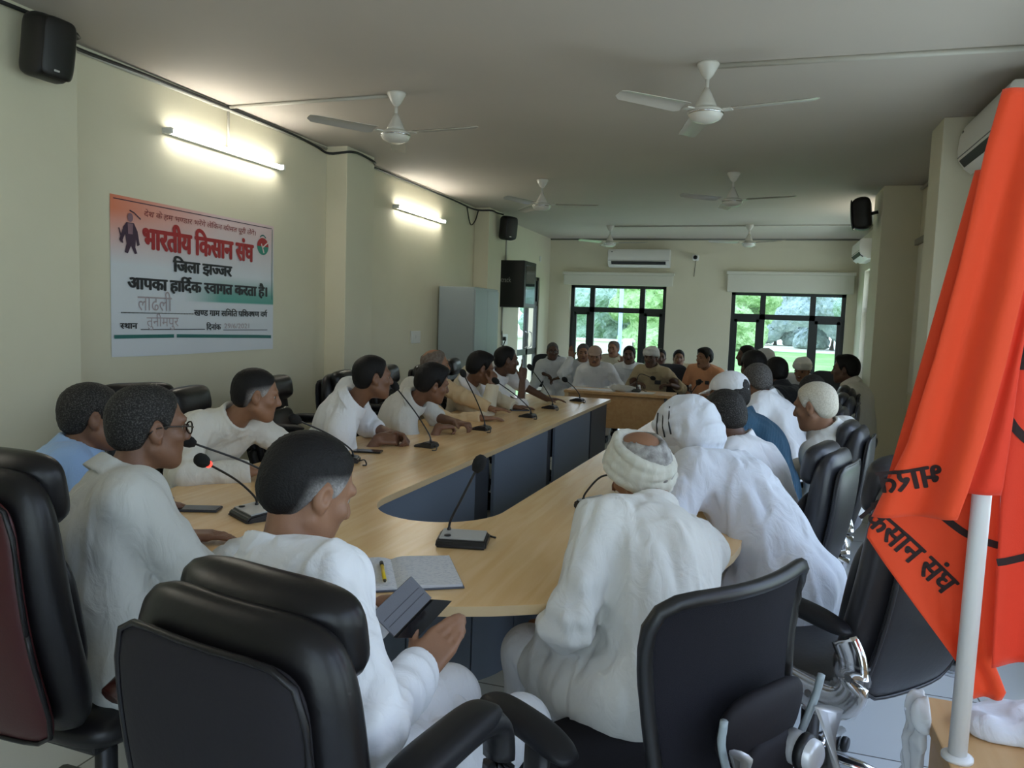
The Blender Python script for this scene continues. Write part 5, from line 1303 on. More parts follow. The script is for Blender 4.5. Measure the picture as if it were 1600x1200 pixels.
# the far end of the room
person('man in spectacles and a white kurta seated alone by the far door', (-2.75, 10.37, 1.06), (160, 6, 0), (-2.75, 10.62, .50), 165, .010, skin=1, hair=('buzz', 'grey'), shirt=('white', 'kurta'), glasses=True,
       L=((-2.62, 10.30, .70), fd(240, -.3), UPZ), R=((-2.86, 10.32, .74), fd(110, -.2), UPZ))
person('man raising one hand beside his face in the far row', (-2.30, 10.3, 1.06), (165, 6, 0), (-2.30, 10.6, .52), 170, .010, skin=2, hair=('short', 'grey'), shirt=('white', 'kurta'),
       R=((-2.44, 10.22, .98), nz(V(-.1, -.05, 1)), nz(V(-.3, .9, 0)), dict(curl=(12, 12, 8), spread=12)), elbR=(-.4, -.2, -.9))
person('man in a tan cap and white kurta sitting behind the small desk', (-1.97, 9.5, 1.06), (172, 8, 0), (-1.97, 9.82, .52), 172, .010, skin=2, hair=('short', 'grey'), shirt=('white', 'kurta'), extra=lambda c: baseball_cap(c, M_capt, False), moustache='grey')
person('bald man standing half up behind the tan capped man', (-2.05, 11.2, 1.10), (190, 4, 0), (-2.05, 11.45, .54), 190, .010, skin=2, hair=('fringe', 'stubble'), shirt=('cream', 'kurta'),
       L=((-1.86, 11.0, .88), nz(V(-.1, -.2, 1)), nz(V(.2, .9, .2)), dict(curl=(30, 40, 20))))
person('man with a black moustache in a white shirt beside the man in khaki', (-1.66, 10.25, 1.06), (178, 4, 0), (-1.66, 10.5, .52), 178, .010, skin=1, hair=('short', 'black'), shirt=('white', 'shirt'), collar='fold', moustache='black', beard=None, trousers='trouser')
def pocket_phone(c):
    bm = bmesh.new(); p = c['chs'] + c['fc'] * .135 - c['rc'] * .09 + c['up'] * .02 - c['loc']; bm_box(bm, tuple(p), (.075, .02, .05), .006); link_bm('chest_pocket', bm, M_black, c['t'])
    ring_turban(c, M_turb, False, n=4)
person('man in a white turban and khaki shirt sitting at the small desk', (-1.26, 9.44, 1.08), (192, 6, 0), (-1.24, 9.72, .52), 186, .009, skin=1, hair=('short', 'black'), shirt=('khaki', 'shirt'), collar='fold', trousers='trouser', extra=pocket_phone, moustache='grey', sleeve=.35,
       L=((-1.0, 9.42, .76), fd(240), UPZ), R=((-1.42, 9.42, .76), fd(130), UPZ))
person('dark faced man half hidden behind the turbaned man in khaki', (-1.33, 10.9, 1.02), (165, 4, 0), (-1.33, 11.15, .50), 170, .011, skin=1, hair=('short', 'black'), shirt=('khaki', 'shirt'), collar='fold', trousers='trouser')
person('man at the back wall, only his head showing beside the khaki shirt', (-1.14, 11.6, .99), (170, 4, 0), (-1.14, 11.85, .48), 170, .011, skin=0, hair=('short', 'black'), shirt=('khaki', 'shirt'), collar='fold', trousers='trouser')
def tee_print(c):
    bm = bmesh.new(); o = c['chs'] + c['fc'] * .128 - c['up'] * .03 - c['loc']
    for x, z, s in ((.06, 0, .05), (.0, .005, .022), (-.035, .004, .02), (-.07, .006, .022)): bm_box(bm, tuple(o - c['rc'] * x + c['up'] * z), (s, .012, s * .9), .004)
    link_bm('printed_motif', bm, M_ink, c['t'])
person('young man in an orange t-shirt looking aside at the far end', (-.66, 9.88, 1.085), (222, 4, 0), (-.66, 10.1, .52), 190, .010, skin=2, hair=('full', 'black'), shirt=('orange', 'tee'), sleeve=-.35, collar='none', trousers='trouser', extra=tee_print, neck=(-.65, 10.0, .97))
person('man in a pale shirt mostly hidden behind the orange t-shirt', (-.72, 10.75, 1.04), (185, 4, 0), (-.72, 11.0, .52), 185, .011, skin=1, hair=('short', 'black'), shirt=('pale', 'shirt'), collar='fold', trousers='trouser')
# ------------------------------------------------------------------ microphones and things on the table
def mic_at(label, x, y, yaw, head, kind='wedge', ring=False, root=(0, -.02), lift=.09):
    a = math.radians(yaw); dx, dy, hz = head[0] - x, head[1] - y, head[2] - TH
    lx_, ly_ = dx * math.cos(a) - dy * math.sin(a), dx * math.sin(a) + dy * math.cos(a)
    b = V(root[0], root[1], .028); h = V(lx_, ly_, hz)
    m1 = b + V(0, 0, .03) + (h - b) * .06; m2 = b * .55 + h * .45 + V(0, 0, lift * .35); 
    return mic(label, x, y, yaw, [b, m1, m2, h], kind, ring)
LM = -84
mic_at('black gooseneck microphone on the left table arm in front of the man with clasped hands', -1.80, 4.05, LM, (-2.00, 4.04, 1.08))
mic_at('black gooseneck microphone in front of the man in pale yellow', -1.755, 4.84, LM, (-1.95, 4.98, 1.10))
mic_at('black gooseneck microphone in front of the man with the towel', -1.67, 5.65, LM, (-1.88, 5.50, 1.02))
mic_at('black gooseneck microphone in front of the man pointing a finger', -1.67, 6.30, LM, (-1.84, 6.26, 1.08))
mic_at('farthest gooseneck microphone, at the end corner of the left table arm', -1.60, 7.02, LM, (-1.68, 6.86, .95))
mic_at('gooseneck microphone with a glowing red ring in front of the man in spectacles', -1.745, 2.36, -150, (-1.74, 2.10, 1.0), 'console', True, root=(.03, -.03))
mic_at('gooseneck microphone standing just behind the one with the red ring', -1.80, 2.62, -140, (-2.03, 2.38, 1.0), 'console', root=(.03, -.03))
mic_at('gooseneck microphone on the table in front of the man in the cream kurta', -1.97, 3.45, -110, (-2.12, 3.22, .98))
mic_at('silver-topped microphone console in the middle of the table curve', -.915, 2.37, 168, (-.893, 2.42, 1.0), 'console', root=(.055, -.03), lift=.05)
mic_at('silver-topped microphone console beside the man in the ring turban', -.60, 3.06, 120, (-.49, 3.03, .90), 'console', root=(.05, -.03), lift=.16)
mic_at('gooseneck microphone on the right table arm, beyond the man in the white cap', -.58, 7.10, 80, (-.51, 7.0, .98))
M_phone = mat('phone_black', (0.010, 0.010, 0.012), .15); M_phone2 = mat('phone_slate', (0.05, 0.055, 0.07), .25)
M_paper = mat('paper', (0.70, 0.71, 0.74), .8)
def phone(label, x, y, yaw, m, z=TH):
    t = thing('mobile_phone', label, 'phone', (x, y, z), yaw, group='phones on the table')
    link_bm('body', box_bm((0, 0, .005), (.075, .155, .009), .004), m, t)
    link_bm('screen', box_bm((0, 0, .0098), (.069, .145, .001)), M_blk_gloss, t)
phone('black phone lying by the clasped hands on the left table arm', -2.02, 3.74, 75, M_phone)
phone('slate phone lying on the table in front of the man in spectacles', -1.985, 2.36, 70, M_phone2)
phone('phone lying in front of the man with the towel', -1.86, 6.02, 60, M_phone2)
# open notebook with a yellow pen
def notebook_paper():
    m = bpy.data.materials.new('ruled_paper'); m.use_nodes = True; nt = m.node_tree; b = nt.nodes['Principled BSDF']
    tc = nt.nodes.new('ShaderNodeTexCoord'); w = nt.nodes.new('ShaderNodeTexWave'); w.bands_direction = 'Y'; w.inputs['Scale'].default_value = 36; w.inputs['Distortion'].default_value = .0
    n = nt.nodes.new('ShaderNodeTexNoise'); n.inputs['Scale'].default_value = 90
    mt = nt.nodes.new('ShaderNodeMath'); mt.operation = 'MULTIPLY'
    r = nt.nodes.new('ShaderNodeValToRGB'); r.color_ramp.elements[0].position = .42; r.color_ramp.elements[1].position = .6
    r.color_ramp.elements[0].color = (0.66, 0.68, 0.72, 1); r.color_ramp.elements[1].color = (0.36, 0.40, 0.50, 1)
    nt.links.new(tc.outputs['Object'], w.inputs['Vector']); nt.links.new(tc.outputs['Object'], n.inputs['Vector'])
    nt.links.new(w.outputs['Fac'], mt.inputs[0]); nt.links.new(n.outputs['Fac'], mt.inputs[1])
    nt.links.new(mt.outputs[0], r.inputs[0]); nt.links.new(r.outputs[0], b.inputs['Base Color']); b.inputs['Roughness'].default_value = .85
    return m
M_ruled = notebook_paper()
nb = thing('notebook', 'open ruled notebook lying on the near curve of the table', 'notebook', (-.985, 1.995, TH), -31)
link_bm('cover', box_bm((0, 0, .003), (.375, .275, .005), .002), mat('notebook_cover', (.08, .09, .12), .5), nb)
for s in (-1, 1):
    bm = bmesh.new(); rows = []
    for i in range(11):
        u = i / 10; x = s * .183 * u; z = .006 + .010 * (1 - (1 - min(u * 4, 1)) ** 2) * (1 - .4 * u)
        rows.append([bm.verts.new((x, -.132, z)), bm.verts.new((x, .132, z)), bm.verts.new((x, .132, .0055)), bm.verts.new((x, -.132, .0055))])
    for a, b in zip(rows, rows[1:]):
        for k in range(4): bm.faces.new((a[k], b[k], b[(k + 1) % 4], a[(k + 1) % 4]))
    bm.faces.new(rows[-1]); bm.faces.new(list(reversed(rows[0])))
    link_bm('page_block', bm, M_ruled, nb)
pn = thing('pen', 'yellow pen lying in the gutter of the open notebook', 'pen', (-1.0, 1.955, TH + .0185), -31)
link_bm('barrel', tube_bm([(0, -.075, .004), (0, .05, .004)], .0055, 8), mat('pen_yellow', (.80, .58, .02), .35), pn, smooth=True)
link_bm('pen_cap', tube_bm([(0, .05, .004), (0, .082, .004)], .0062, 8), M_black, pn, smooth=True)
link_bm('pen_tip', tube_bm([(0, -.075, .004), (0, -.09, .004)], [.005, .001], 8), M_black, pn, smooth=True)
# phone in an open wallet cover, held by the nearest man
rgt, upi, dep = V(.951, .308, .034), V(-.059, .073, .996), V(-.304, .949, -.087)
ph = thing('phone_wallet', 'phone in an open grey wallet cover held by the nearest man', 'phone', (-.700, 1.42, .84))
e1 = rgt * .066 + upi * .047 + dep * .120; e2 = -rgt * .043 + upi * .054 - dep * .02; e3 = rgt * .036 - upi * .020 + dep * .060
def slab(o, a, b, th):
    bm = bmesh.new(); n = nz(np.cross(a, b)) * th
    q = [bm.verts.new(tuple(o + p)) for p in (0 * a, a, a + b, b)]; w = [bm.verts.new(tuple(o + p + n)) for p in (0 * a, a, a + b, b)]
    bm.faces.new(list(reversed(q))); bm.faces.new(w)
    for i in range(4): bm.faces.new((q[i], q[(i + 1) % 4], w[(i + 1) % 4], w[i]))
    return bm
M_wallet = mat('wallet_grey', (0.10, 0.10, 0.115), .6, bump=(300, .2, .002))
fl = link_bm('wallet_flap', slab(V(0, 0, 0), e1, e2, .004), M_wallet, ph)
for k in (.30, .55): link_bm('card_pocket', slab(e2 * k - nz(np.cross(e1, e2)) * .001 + e1 * .05, e1 * .9, e2 * .015, .006), mat('wallet_stitch', (.03, .03, .035), .6), fl)
link_bm('phone_body', slab(V(0, 0, -.002), e3, e1, .010), M_phone, ph)
# far desk
pp = thing('paper_stack', 'loose white papers on the small far desk', 'papers', (-1.62, 8.3, .75))
for i, (x, y, r) in enumerate(((0, 0, 4), (.42, -.02, -6), (-.2, .02, 9))):
    link_bm('sheet', box_bm((x, y, .002 + i * .001), (.3, .21, .002), 0, Matrix.Rotation(math.radians(r), 3, 'Z')), M_paper, pp)
F = Field(); F.ell(V(0, 0, .03), V(.12, .09, .035), k=.02); F.ell(V(.08, .02, .03), V(.08, .06, .03), k=.02); F.post.append(lambda P, d: d + folds(P, .012, 40, 2.0))
a, b = F.mesh(.008); o = link_mesh('cloth_bundle', a, b, C['greywhite']); o.location = (-1.42, 8.32, .752); tagit(o, 'crumpled pale cloth bundle on the small far desk', 'cloth')
mic('gooseneck microphone bent over on the small far desk', -1.25, 8.32, 180, [V(0, -.02, .03), V(.0, -.02, .14), V(-.04, 0, .2), V(-.16, .05, .17)])
# ------------------------------------------------------------------ lettering drawn from the built-in type
_GL = {}
def _raw(ch, bold):
    c = bpy.data.curves.new('t', 'FONT'); c.body = ch; c.size = 1; c.resolution_u = 3
    o = bpy.data.objects.new('t', c); COL.objects.link(o)
    bpy.context.view_layer.update()
    m = bpy.data.meshes.new_from_object(o.evaluated_get(bpy.context.evaluated_depsgraph_get()))
    v = np.array([tuple(q.co)[:2] for q in m.vertices]) if len(m.vertices) else np.zeros((0, 2)); f = [tuple(p.vertices) for p in m.polygons]
    bpy.data.objects.remove(o); bpy.data.curves.remove(c); bpy.data.meshes.remove(m)
    return v, f
def glyph(ch, bold):
    if (ch, bold) not in _GL:
        v, f = _raw(ch, 0)
        if bold > 0 and len(v):                              # heavier weight: the outline stamped round a small ring
            n0 = len(v); ring = [(0, 0)] + [(bold * math.cos(a), bold * .55 * math.sin(a)) for a in np.linspace(0, 2 * PI, 9)[:-1]]
            f = [tuple(i + k * n0 for i in q) for k in range(len(ring)) for q in f]; v = np.concatenate([np.c_[v + V(*r), np.full(n0, k * .00004)] for k, r in enumerate(ring)])
        if v.shape[1] == 2: v = np.c_[v, np.zeros(len(v))]
        w, _ = _raw(ch + '|', 0.0)
        adv = w[:, 0].max() - .168 if len(w) else .26
        if ch == '\u093f': adv = .262
        _GL[(ch, bold)] = (v, f, adv)
    return _GL[(ch, bold)]
def clip_x(v, f, xm):
    bm = bmesh.new(); vs = [bm.verts.new(p) for p in v]
    for q in f:
        try: bm.faces.new([vs[i] for i in q])
        except ValueError: pass
    bmesh.ops.bisect_plane(bm, geom=bm.verts[:] + bm.edges[:] + bm.faces[:], plane_co=(xm, 0, 0), plane_no=(1, 0, 0), clear_outer=True)
    bm.verts.index_update(); r = np.array([tuple(q.co) for q in bm.verts]).reshape(-1, 3); rf = [tuple(w.index for w in q.verts) for q in bm.faces]; bm.free()
    return r, rf
def pad3(v): return v if v.shape[1] == 3 else np.c_[v, np.zeros(len(v))]
def lettering(s, bold=.0):
    """line in drawing order; '~' halves the letter before it, '^' adds the top hook, '`' the slanting foot stroke"""
    Vv, Ff, x, n = [], [], 0.0, 0; last = .6
    def add(v, f, dx):
        nonlocal n
        v = pad3(v)
        if len(v): Vv.append(v + V(dx, 0, len(Vv) * .00002)); Ff.extend([tuple(i + n for i in q) for q in f]); n += len(v)
    i = 0
    while i < len(s):
        ch = s[i]; nx = s[i + 1] if i + 1 < len(s) else ''
        if ch == ' ': x += .26
        elif ch == '^':
            v, f, _ = glyph('\u0947', bold); v = v.copy(); c = (v[:, 0].min() + v[:, 0].max()) / 2; v[:, 0] = 2 * c - v[:, 0]; add(v, [q[::-1] for q in f], x + .06)
        elif ch == '`':
            add(V([[-.14, .16], [-.10, .22], [-.34, .03], [-.36, -.05]]).reshape(-1, 2), [(0, 1, 2, 3)], x - .03)
        else:
            v, f, adv = glyph(ch, bold)
            if nx == '~': v, f = clip_x(v, f, adv * .66); add(v, f, x); x += adv * .64; i += 1
            else: add(v, f, x); x += adv
        i += 1
    v = np.concatenate(Vv); return v, Ff
def fit(s, x0, x1, y0, y1, bold=.0, shear=0.0, ref=(0.0, .622)):
    """line fitted so its body (headline to foot) spans y0..y1"""
    v, f = lettering(s, bold); a, b = v[:, 0].min(), v[:, 0].max()
    y = y0 + (v[:, 1] - ref[0]) / (ref[1] - ref[0]) * (y1 - y0)
    x = x0 + (v[:, 0] - a) / (b - a) * (x1 - x0) + shear * (y - y0)
    return np.stack([x, y, v[:, 2]], -1), f
def merge(parts):
    Vv, Ff, n = [], [], 0
    for v, f in parts: Vv.append(pad3(v)); Ff += [tuple(i + n for i in q) for q in f]; n += len(v)
    return np.concatenate(Vv), Ff
def stroke2(pts, w):
    """flat pen stroke as quads"""
    P = np.array(pts, float); Vv = []; Ff = []
    for i in range(len(P)):
        t = P[min(i + 1, len(P) - 1)] - P[max(i - 1, 0)]; t /= max(np.linalg.norm(t), 1e-9); nn = V(-t[1], t[0]) * w / 2
        Vv += [P[i] + nn, P[i] - nn]
    for i in range(len(P) - 1): Ff.append((2 * i, 2 * i + 1, 2 * i + 3, 2 * i + 2))
    return np.array(Vv), Ff
def poly2(pts): return np.array(pts, float), [tuple(range(len(pts)))]
def disc2(cx, cy, rx, ry, a0=0, a1=360, n=28):
    return poly2([(cx + rx * math.cos(math.radians(a)), cy + ry * math.sin(math.radians(a))) for a in np.linspace(a0, a1, n)])

# ------------------------------------------------------------------ the banner on the left wall
BW, BH = 1.632, .985
def banner_mat():
    m = bpy.data.materials.new('banner_print'); m.use_nodes = True; nt = m.node_tree; b = nt.nodes['Principled BSDF']
    tc = nt.nodes.new('ShaderNodeTexCoord'); sp = nt.nodes.new('ShaderNodeSeparateXYZ'); nt.links.new(tc.outputs['Object'], sp.inputs[0])
    def ramp(out, els):
        r = nt.nodes.new('ShaderNodeValToRGB'); e = r.color_ramp.elements
        while len(e) < len(els): e.new(.5)
        for q, (p, c) in zip(e, els): q.position = p; q.color = (c, c, c, 1)
        nt.links.new(out, r.inputs[0]); return r.outputs[0]
    def mul(a, b_):
        q = nt.nodes.new('ShaderNodeMath'); q.operation = 'MULTIPLY'; nt.links.new(a, q.inputs[0]); nt.links.new(b_, q.inputs[1]); return q.outputs[0]
    def mixc(f, a, c):
        q = nt.nodes.new('ShaderNodeMix'); q.data_type = 'RGBA'
        nt.links.new(f, q.inputs['Factor'])
        if isinstance(a, tuple): q.inputs['A'].default_value = (*a, 1)
        else: nt.links.new(a, q.inputs['A'])
        q.inputs['B'].default_value = (*c, 1); return q.outputs['Result']
    top = ramp(sp.outputs['Z'], [(.57, 0), (.72, .45), (.90, 1)])
    lft = ramp(sp.outputs['Y'], [(.02, 1), (.5, .7), (.99, .35)])
    rt = ramp(sp.outputs['Y'], [(.70, 0), (.98, 0.9)])
    lowr = mul(ramp(sp.outputs['Z'], [(.355, 0), (.365, 1), (.42, .9), (.56, 0)]), ramp(sp.outputs['Y'], [(.62, 0), (1.0, 1)]))
    c = mixc(mul(top, lft), (0.66, 0.69, 0.74), (0.74, 0.22, 0.12))
    c = mixc(lowr, c, (0.07, 0.33, 0.27))
    nt.links.new(c, b.inputs['Base Color']); b.inputs['Roughness'].default_value = .45
    return m
bn = thing('banner', 'printed vinyl banner with red and black lettering on the left wall', 'banner', (XL, 3.71, 1.19))
bm = bmesh.new(); rows = []
for i in range(25):
    u = i / 24; w = .004 + .004 * math.sin(u * 9) ** 2
    rows.append([bm.verts.new((w if 0 < k < 8 else .006, u * BW, k / 8 * BH - .004 * math.sin(u * 5) * (k == 0))) for k in range(9)])
for a, b in zip(rows, rows[1:]):
    for k in range(8): bm.faces.new((a[k], b[k], b[k + 1], a[k + 1]))
link_bm('sheet', bm, banner_mat(), bn, smooth=True)
def print_part(name, parts, m, off=.0105, label=None):
    v, f = merge(parts)
    o = link_mesh(name, np.stack([off + v[:, 2], v[:, 0], v[:, 1]], -1), f, m, bn, smooth=False)
    if label: o['label'] = label
M_red = mat('ink_red', (0.36, 0.018, 0.022), .5); M_dred = mat('ink_dark_red', (0.22, 0.03, 0.03), .5); M_pale = mat('ink_outline', (0.72, 0.62, 0.58), .6)
M_pen = mat('pencil', (0.40, 0.34, 0.36), .8); M_teal = mat('ink_teal', (0.015, 0.14, 0.125), .5); M_green = mat('ink_green', (0.03, 0.24, 0.17), .5); M_plum = mat('ink_plum', (0.055, 0.025, 0.05), .6); M_skinp = mat('ink_mauve', (0.24, 0.13, 0.16), .6)
print_part('red_title', [fit('भारतीय िकसान संघ', .248, 1.374, .685, .806, .058)], M_red, label='large red title lettering')
print_part('slogan', [fit('देश के हम भण~डार भरेंगे लेिकन कीमत पूरी लेंगे।', .262, 1.392, .886, .918, .004, .15)], M_dred, label='small dark red slogan lettering')
for line in (('िजला झज~जर', .513, 1.119, .556, .626, .055), ('आपका हािद^क स~वागत करता है।', .124, 1.546, .424, .492, .055), ('खण~ड ग`ाम सिमित प`िशक~षण वग^', .712, 1.548, .262, .300, .035), ('स~थान', .062, .203, .174, .207, .035), ('िदनांक', .838, .995, .163, .200, .035)):
    print_part('black_lettering', [fit(*line)], M_ink, label='black lettering')
dots = [poly2([(x, .270), (x + .006, .270), (x + .006, .277), (x, .277)]) for x in np.arange(.072, .708, .0105)]
print_part('dotted_line', dots + [stroke2([(.227, .168), (.825, .166)], .005), stroke2([(1.02, .160), (1.55, .158)], .005)], M_ink)
print_part('green_bar', [poly2([(.018, .113), (.52, .112), (.52, .135), (.018, .136)]), poly2([(.545, .112), (1.42, .095), (1.42, .120), (.545, .135)]), poly2([(1.42, .095), (1.6, .090), (1.6, .115), (1.42, .120)])], M_teal)
print_part('handwriting', [fit('लाढली', .205, .502, .290, .378, -.004), fit('तुनीमपुर', .278, .564, .188, .246, -.004), fit('29/6/2021', 1.03, 1.32, .172, .205, -.004)], M_pen, label='faint pencil handwriting')
print_part('top_line', [stroke2([(.02, .962), (1.60, .962)], .006)], M_plum); print_part('edge_line', [stroke2([(1.607, .958), (1.607, .40)], .006)], M_teal)
ec, ez = 1.486, .812
print_part('emblem_red', [disc2(ec, ez, .072, .066, 0, 180)], M_red); print_part('emblem_green', [disc2(ec, ez, .072, .066, 180, 360)], M_green)
print_part('emblem_plough', [stroke2([(ec - .01, ez - .012), (ec + .088, ez + .052)], .011), stroke2([(ec - .022, ez + .02), (ec - .004, ez - .015), (ec + .012, ez - .05)], .012)], M_pale, .012)
print_part('emblem_arc', [stroke2([(ec + .06 * math.cos(a), ez + .092 * math.sin(a) - .006) for a in np.linspace(2.2, .9, 9)], .010)], M_teal)
# a plain standing figure in robes, printed at the left of the banner
fx = .150
print_part('figure_robe', [poly2([(fx - .03, .83), (fx + .03, .83), (fx + .06, .78), (fx + .075, .70), (fx + .055, .69), (fx + .045, .735), (fx + .04, .68), (fx + .055, .645), (fx + .035, .64), (fx + .005, .69), (fx - .02, .64), (fx - .045, .645), (fx - .03, .70), (fx - .04, .76), (fx - .07, .70), (fx - .085, .72), (fx - .055, .80)])], M_plum)
print_part('figure_head', [disc2(fx, .862, .022, .028), poly2([(fx - .018, .76), (fx + .018, .76), (fx + .022, .825), (fx - .022, .825)])], M_skinp, .0115)
print_part('figure_staff', [stroke2([(fx - .005, .905), (fx + .03, .895), (fx + .085, .86)], .008)], M_plum, .0115); print_part('figure_stick', [stroke2([(fx - .09, .79), (fx - .06, .70)], .008)], M_plum, .0115)
# small lettering elsewhere
v, f = fit('notrack', .03, .25, 0, .05, 0, ref=(0, .46))
link_mesh('lettering', np.stack([v[:, 0], -.3015 - v[:, 2], v[:, 1] + .36], -1), f, M_logo, RACK, smooth=False)
v, f = fit('Dr-fe', -.020, .020, -.004, .005, 0, ref=(0, .46))
tl = link_mesh('lettering', np.stack([v[:, 1], -.0032 - v[:, 2], -v[:, 0]], -1), f, M_ink, tg, smooth=False)

# ------------------------------------------------------------------ flags, pole, side desk
M_flag = mat('flag_orange', (0.80, 0.058, 0.006), .75, bump=(500, .15, .002), sheen=.2)
M_flag2 = mat('flag_red_orange', (0.78, 0.036, 0.006), .75, bump=(500, .15, .002), sheen=.2)
M_print = mat('flag_print', (0.022, 0.008, 0.008), .8)
FP = V(.378, 1.50, .76); fa = math.radians(14)
FR, FN = V(math.cos(fa), -math.sin(fa), 0), V(-math.sin(fa), -math.cos(fa), 0)
def fpt(a, z, off): return V(FP[0], FP[1], 0) + FR * a + V(0, 0, z) + FN * off
def lerp_path(pts, t):
    pts = np.array(pts, float); s = np.r_[0, np.cumsum(np.linalg.norm(np.diff(pts, axis=0), axis=1))]; s /= s[-1]
    return np.stack([np.interp(t, s, pts[:, k]) for k in range(pts.shape[1])], -1)
def cloth_sheet(left, right, nu, nv, off, th=.0012):
    """cloth between a left and a right edge line; off(u,v) pushes it out toward the room's middle"""
    t = np.linspace(0, 1, nv); A, B = lerp_path(left, t), lerp_path(right, t)
    vs = []
    for sgn in (0, 1):
        for j in range(nv):
            for i in range(nu):
                u = i / (nu - 1); q = A[j] * (1 - u) + B[j] * u
                vs.append(fpt(q[0], q[1], off(u, t[j]) - sgn * th))
    idx = np.arange(nu * nv).reshape(nv, nu); q = np.stack([idx[:-1, :-1], idx[1:, :-1], idx[1:, 1:], idx[:-1, 1:]], -1).reshape(-1, 4)
    n = nu * nv; rim = []
    per = [(0, i) for i in range(nu)] + [(j, nu - 1) for j in range(1, nv)] + [(nv - 1, i) for i in range(nu - 2, -1, -1)] + [(j, 0) for j in range(nv - 2, -1, -1)]
    for a, b in zip(per, per[1:]): rim.append((idx[a], idx[b], idx[b] + n, idx[a] + n))
    return np.array(vs), np.concatenate([q, q[:, ::-1] + n, np.array(rim)])
pole = thing('flag_pole', 'white plastic flag pole standing on the side desk', 'pole', (FP[0], FP[1], .76))
link_bm('shaft', tube_bm([(0, 0, .0), (.006, .002, 1.13)], .0155, 16), mat('white_pvc', (0.70, 0.70, 0.70), .35), pole, smooth=True)
link_bm('foot', bm_lathe(bmesh.new(), [(.026, 0), (.026, .006), (.018, .010)], seg=20), MATS['white_pvc'], pole, smooth=True)
fg = thing('flag', 'orange flag with dark lettering folded over itself, hanging from the white pole', 'flag', (0, 0, 0))
# back leaf: hangs behind the pole down to a point and a lower hem
L2 = [(-.05, 1.80), (-.12, 1.40), (-.158, 1.195), (-.178, 1.131), (-.142, 1.083), (-.084, 1.012), (-.029, .946), (.003, .905), (.017, .867)]
R2 = [(.045, 1.80), (.040, 1.45), (.030, 1.236), (.037, 1.103), (.040, .989), (.046, .931), (.062, .895), (.066, .89), (.06, .872)]
off2 = lambda u, v: -.028 + .010 * math.sin(u * 7 + v * 2) * (1 - .3 * v) - .010 * u
v, f = cloth_sheet(L2, R2, 34, 60, off2); link_mesh('back_leaf', v, f, M_flag, fg)
# front leaf: the top corner folded over toward the room, showing its reverse
L1 = [(-.019, 1.917), (-.036, 1.822), (-.059, 1.629), (-.085, 1.472), (-.116, 1.32), (-.147, 1.233), (-.165, 1.180)]
R1 = [(.055, 1.915), (.048, 1.80), (.036, 1.60), (.020, 1.47), (.000, 1.34), (-.018, 1.25), (-.030, 1.200)]
def off1(u, v):
    return .034 + .016 * math.sin(u * 8.5 + 1.2 * math.sin(v * 3)) * (.35 + .65 * v) * (1 - .25 * u) - .006 * v * math.cos(u * 3)
v, f = cloth_sheet(L1, R1, 40, 60, off1); link_mesh('front_leaf', v, f, M_flag, fg)
# the part that wraps round the pole and hides its top
L3 = [(.050, 1.915), (.045, 1.80), (.030, 1.60), (.012, 1.47), (-.010, 1.34), (-.030, 1.25), (-.037, 1.243)]
R3 = [(.085, 1.915), (.078, 1.80), (.050, 1.60), (.040, 1.47), (.036, 1.34), (.032, 1.26), (.030, 1.246)]
v, f = cloth_sheet(L3, R3, 18, 50, lambda u, v: .030 - .012 * u + .006 * math.sin(u * 6 + v * 4)); link_mesh('wrapped_leaf', v, f, M_flag2, fg)
def on_leaf(parts, L, R, off, name, mirror=False):
    """prints drawn on a leaf in its plan (a, z) coordinates"""
    v, f = merge(parts); ts = np.linspace(0, 1, 120); A, B = lerp_path(L, ts), lerp_path(R, ts); out = []
    for a, z, lay in v:
        k = int(np.argmin(np.abs((A[:, 1] + (B[:, 1] - A[:, 1]) * .4) - z)))
        for _ in range(3):
            u = (a - A[k, 0]) / (B[k, 0] - A[k, 0]); uu = min(max(u, 0), 1)
            k = int(np.argmin(np.abs((A[:, 1] + (B[:, 1] - A[:, 1]) * uu) - z)))
        out.append(fpt(a, z, off(uu, ts[k]) + .0012 + lay))
    return link_mesh(name, np.array(out), f, M_print, fg, smooth=False)
def tri_fine(parts, n=2):
    v, f = merge(parts); bm = bmesh.new(); vs = [bm.verts.new(p) for p in v]
    for q in f:
        try: bm.faces.new([vs[i] for i in q])
        except ValueError: pass
    bmesh.ops.triangulate(bm, faces=bm.faces)
    es = [e for e in bm.edges if e.calc_length() > .006]
    bmesh.ops.subdivide_edges(bm, edges=es, cuts=2, use_grid_fill=False); bmesh.ops.triangulate(bm, faces=bm.faces)
    bm.verts.index_update(); r = np.array([tuple(q.co) for q in bm.verts]); rf = [tuple(w.index for w in q.verts) for q in bm.faces]; bm.free()
    return [(r, rf)]
def place2(part, o, ang, mirror=False):
    v, f = part; v = v.copy()
    if mirror: v[:, 0] = -v[:, 0]
    c, s = math.cos(math.radians(ang)), math.sin(math.radians(ang))
    return np.stack([o[0] + v[:, 0] * c - v[:, 1] * s, o[1] + v[:, 0] * s + v[:, 1] * c, v[:, 2]], -1), f
on_leaf(tri_fine([place2(fit('िकसान संघ', -.028, .172, -.036, 0, .034), (-.150, 1.178), -40.5)]), L2, R2, off2, 'lettering')
on_leaf(tri_fine([place2(fit('भारत', 0, .105, -.036, 0, .034), (-.062, 1.287), 14, True)]), L1, R1, off1, 'reverse_lettering')
on_leaf(tri_fine([stroke2(smooth_path([V(-.095, 1.225), V(-.072, 1.197), V(-.025, 1.165), V(.005, 1.155), V(.034, 1.149)], 5), .013)]), L2, R2, off2, 'emblem_line')
fg2 = thing('flag', 'brighter red-orange flag hanging behind the first, at the right edge', 'flag', (0, 0, 0))
LF = [(.045, 1.93), (.038, 1.75), (.028, 1.607), (.030, 1.413), (.030, 1.237), (.034, 1.102), (.039, .940)]
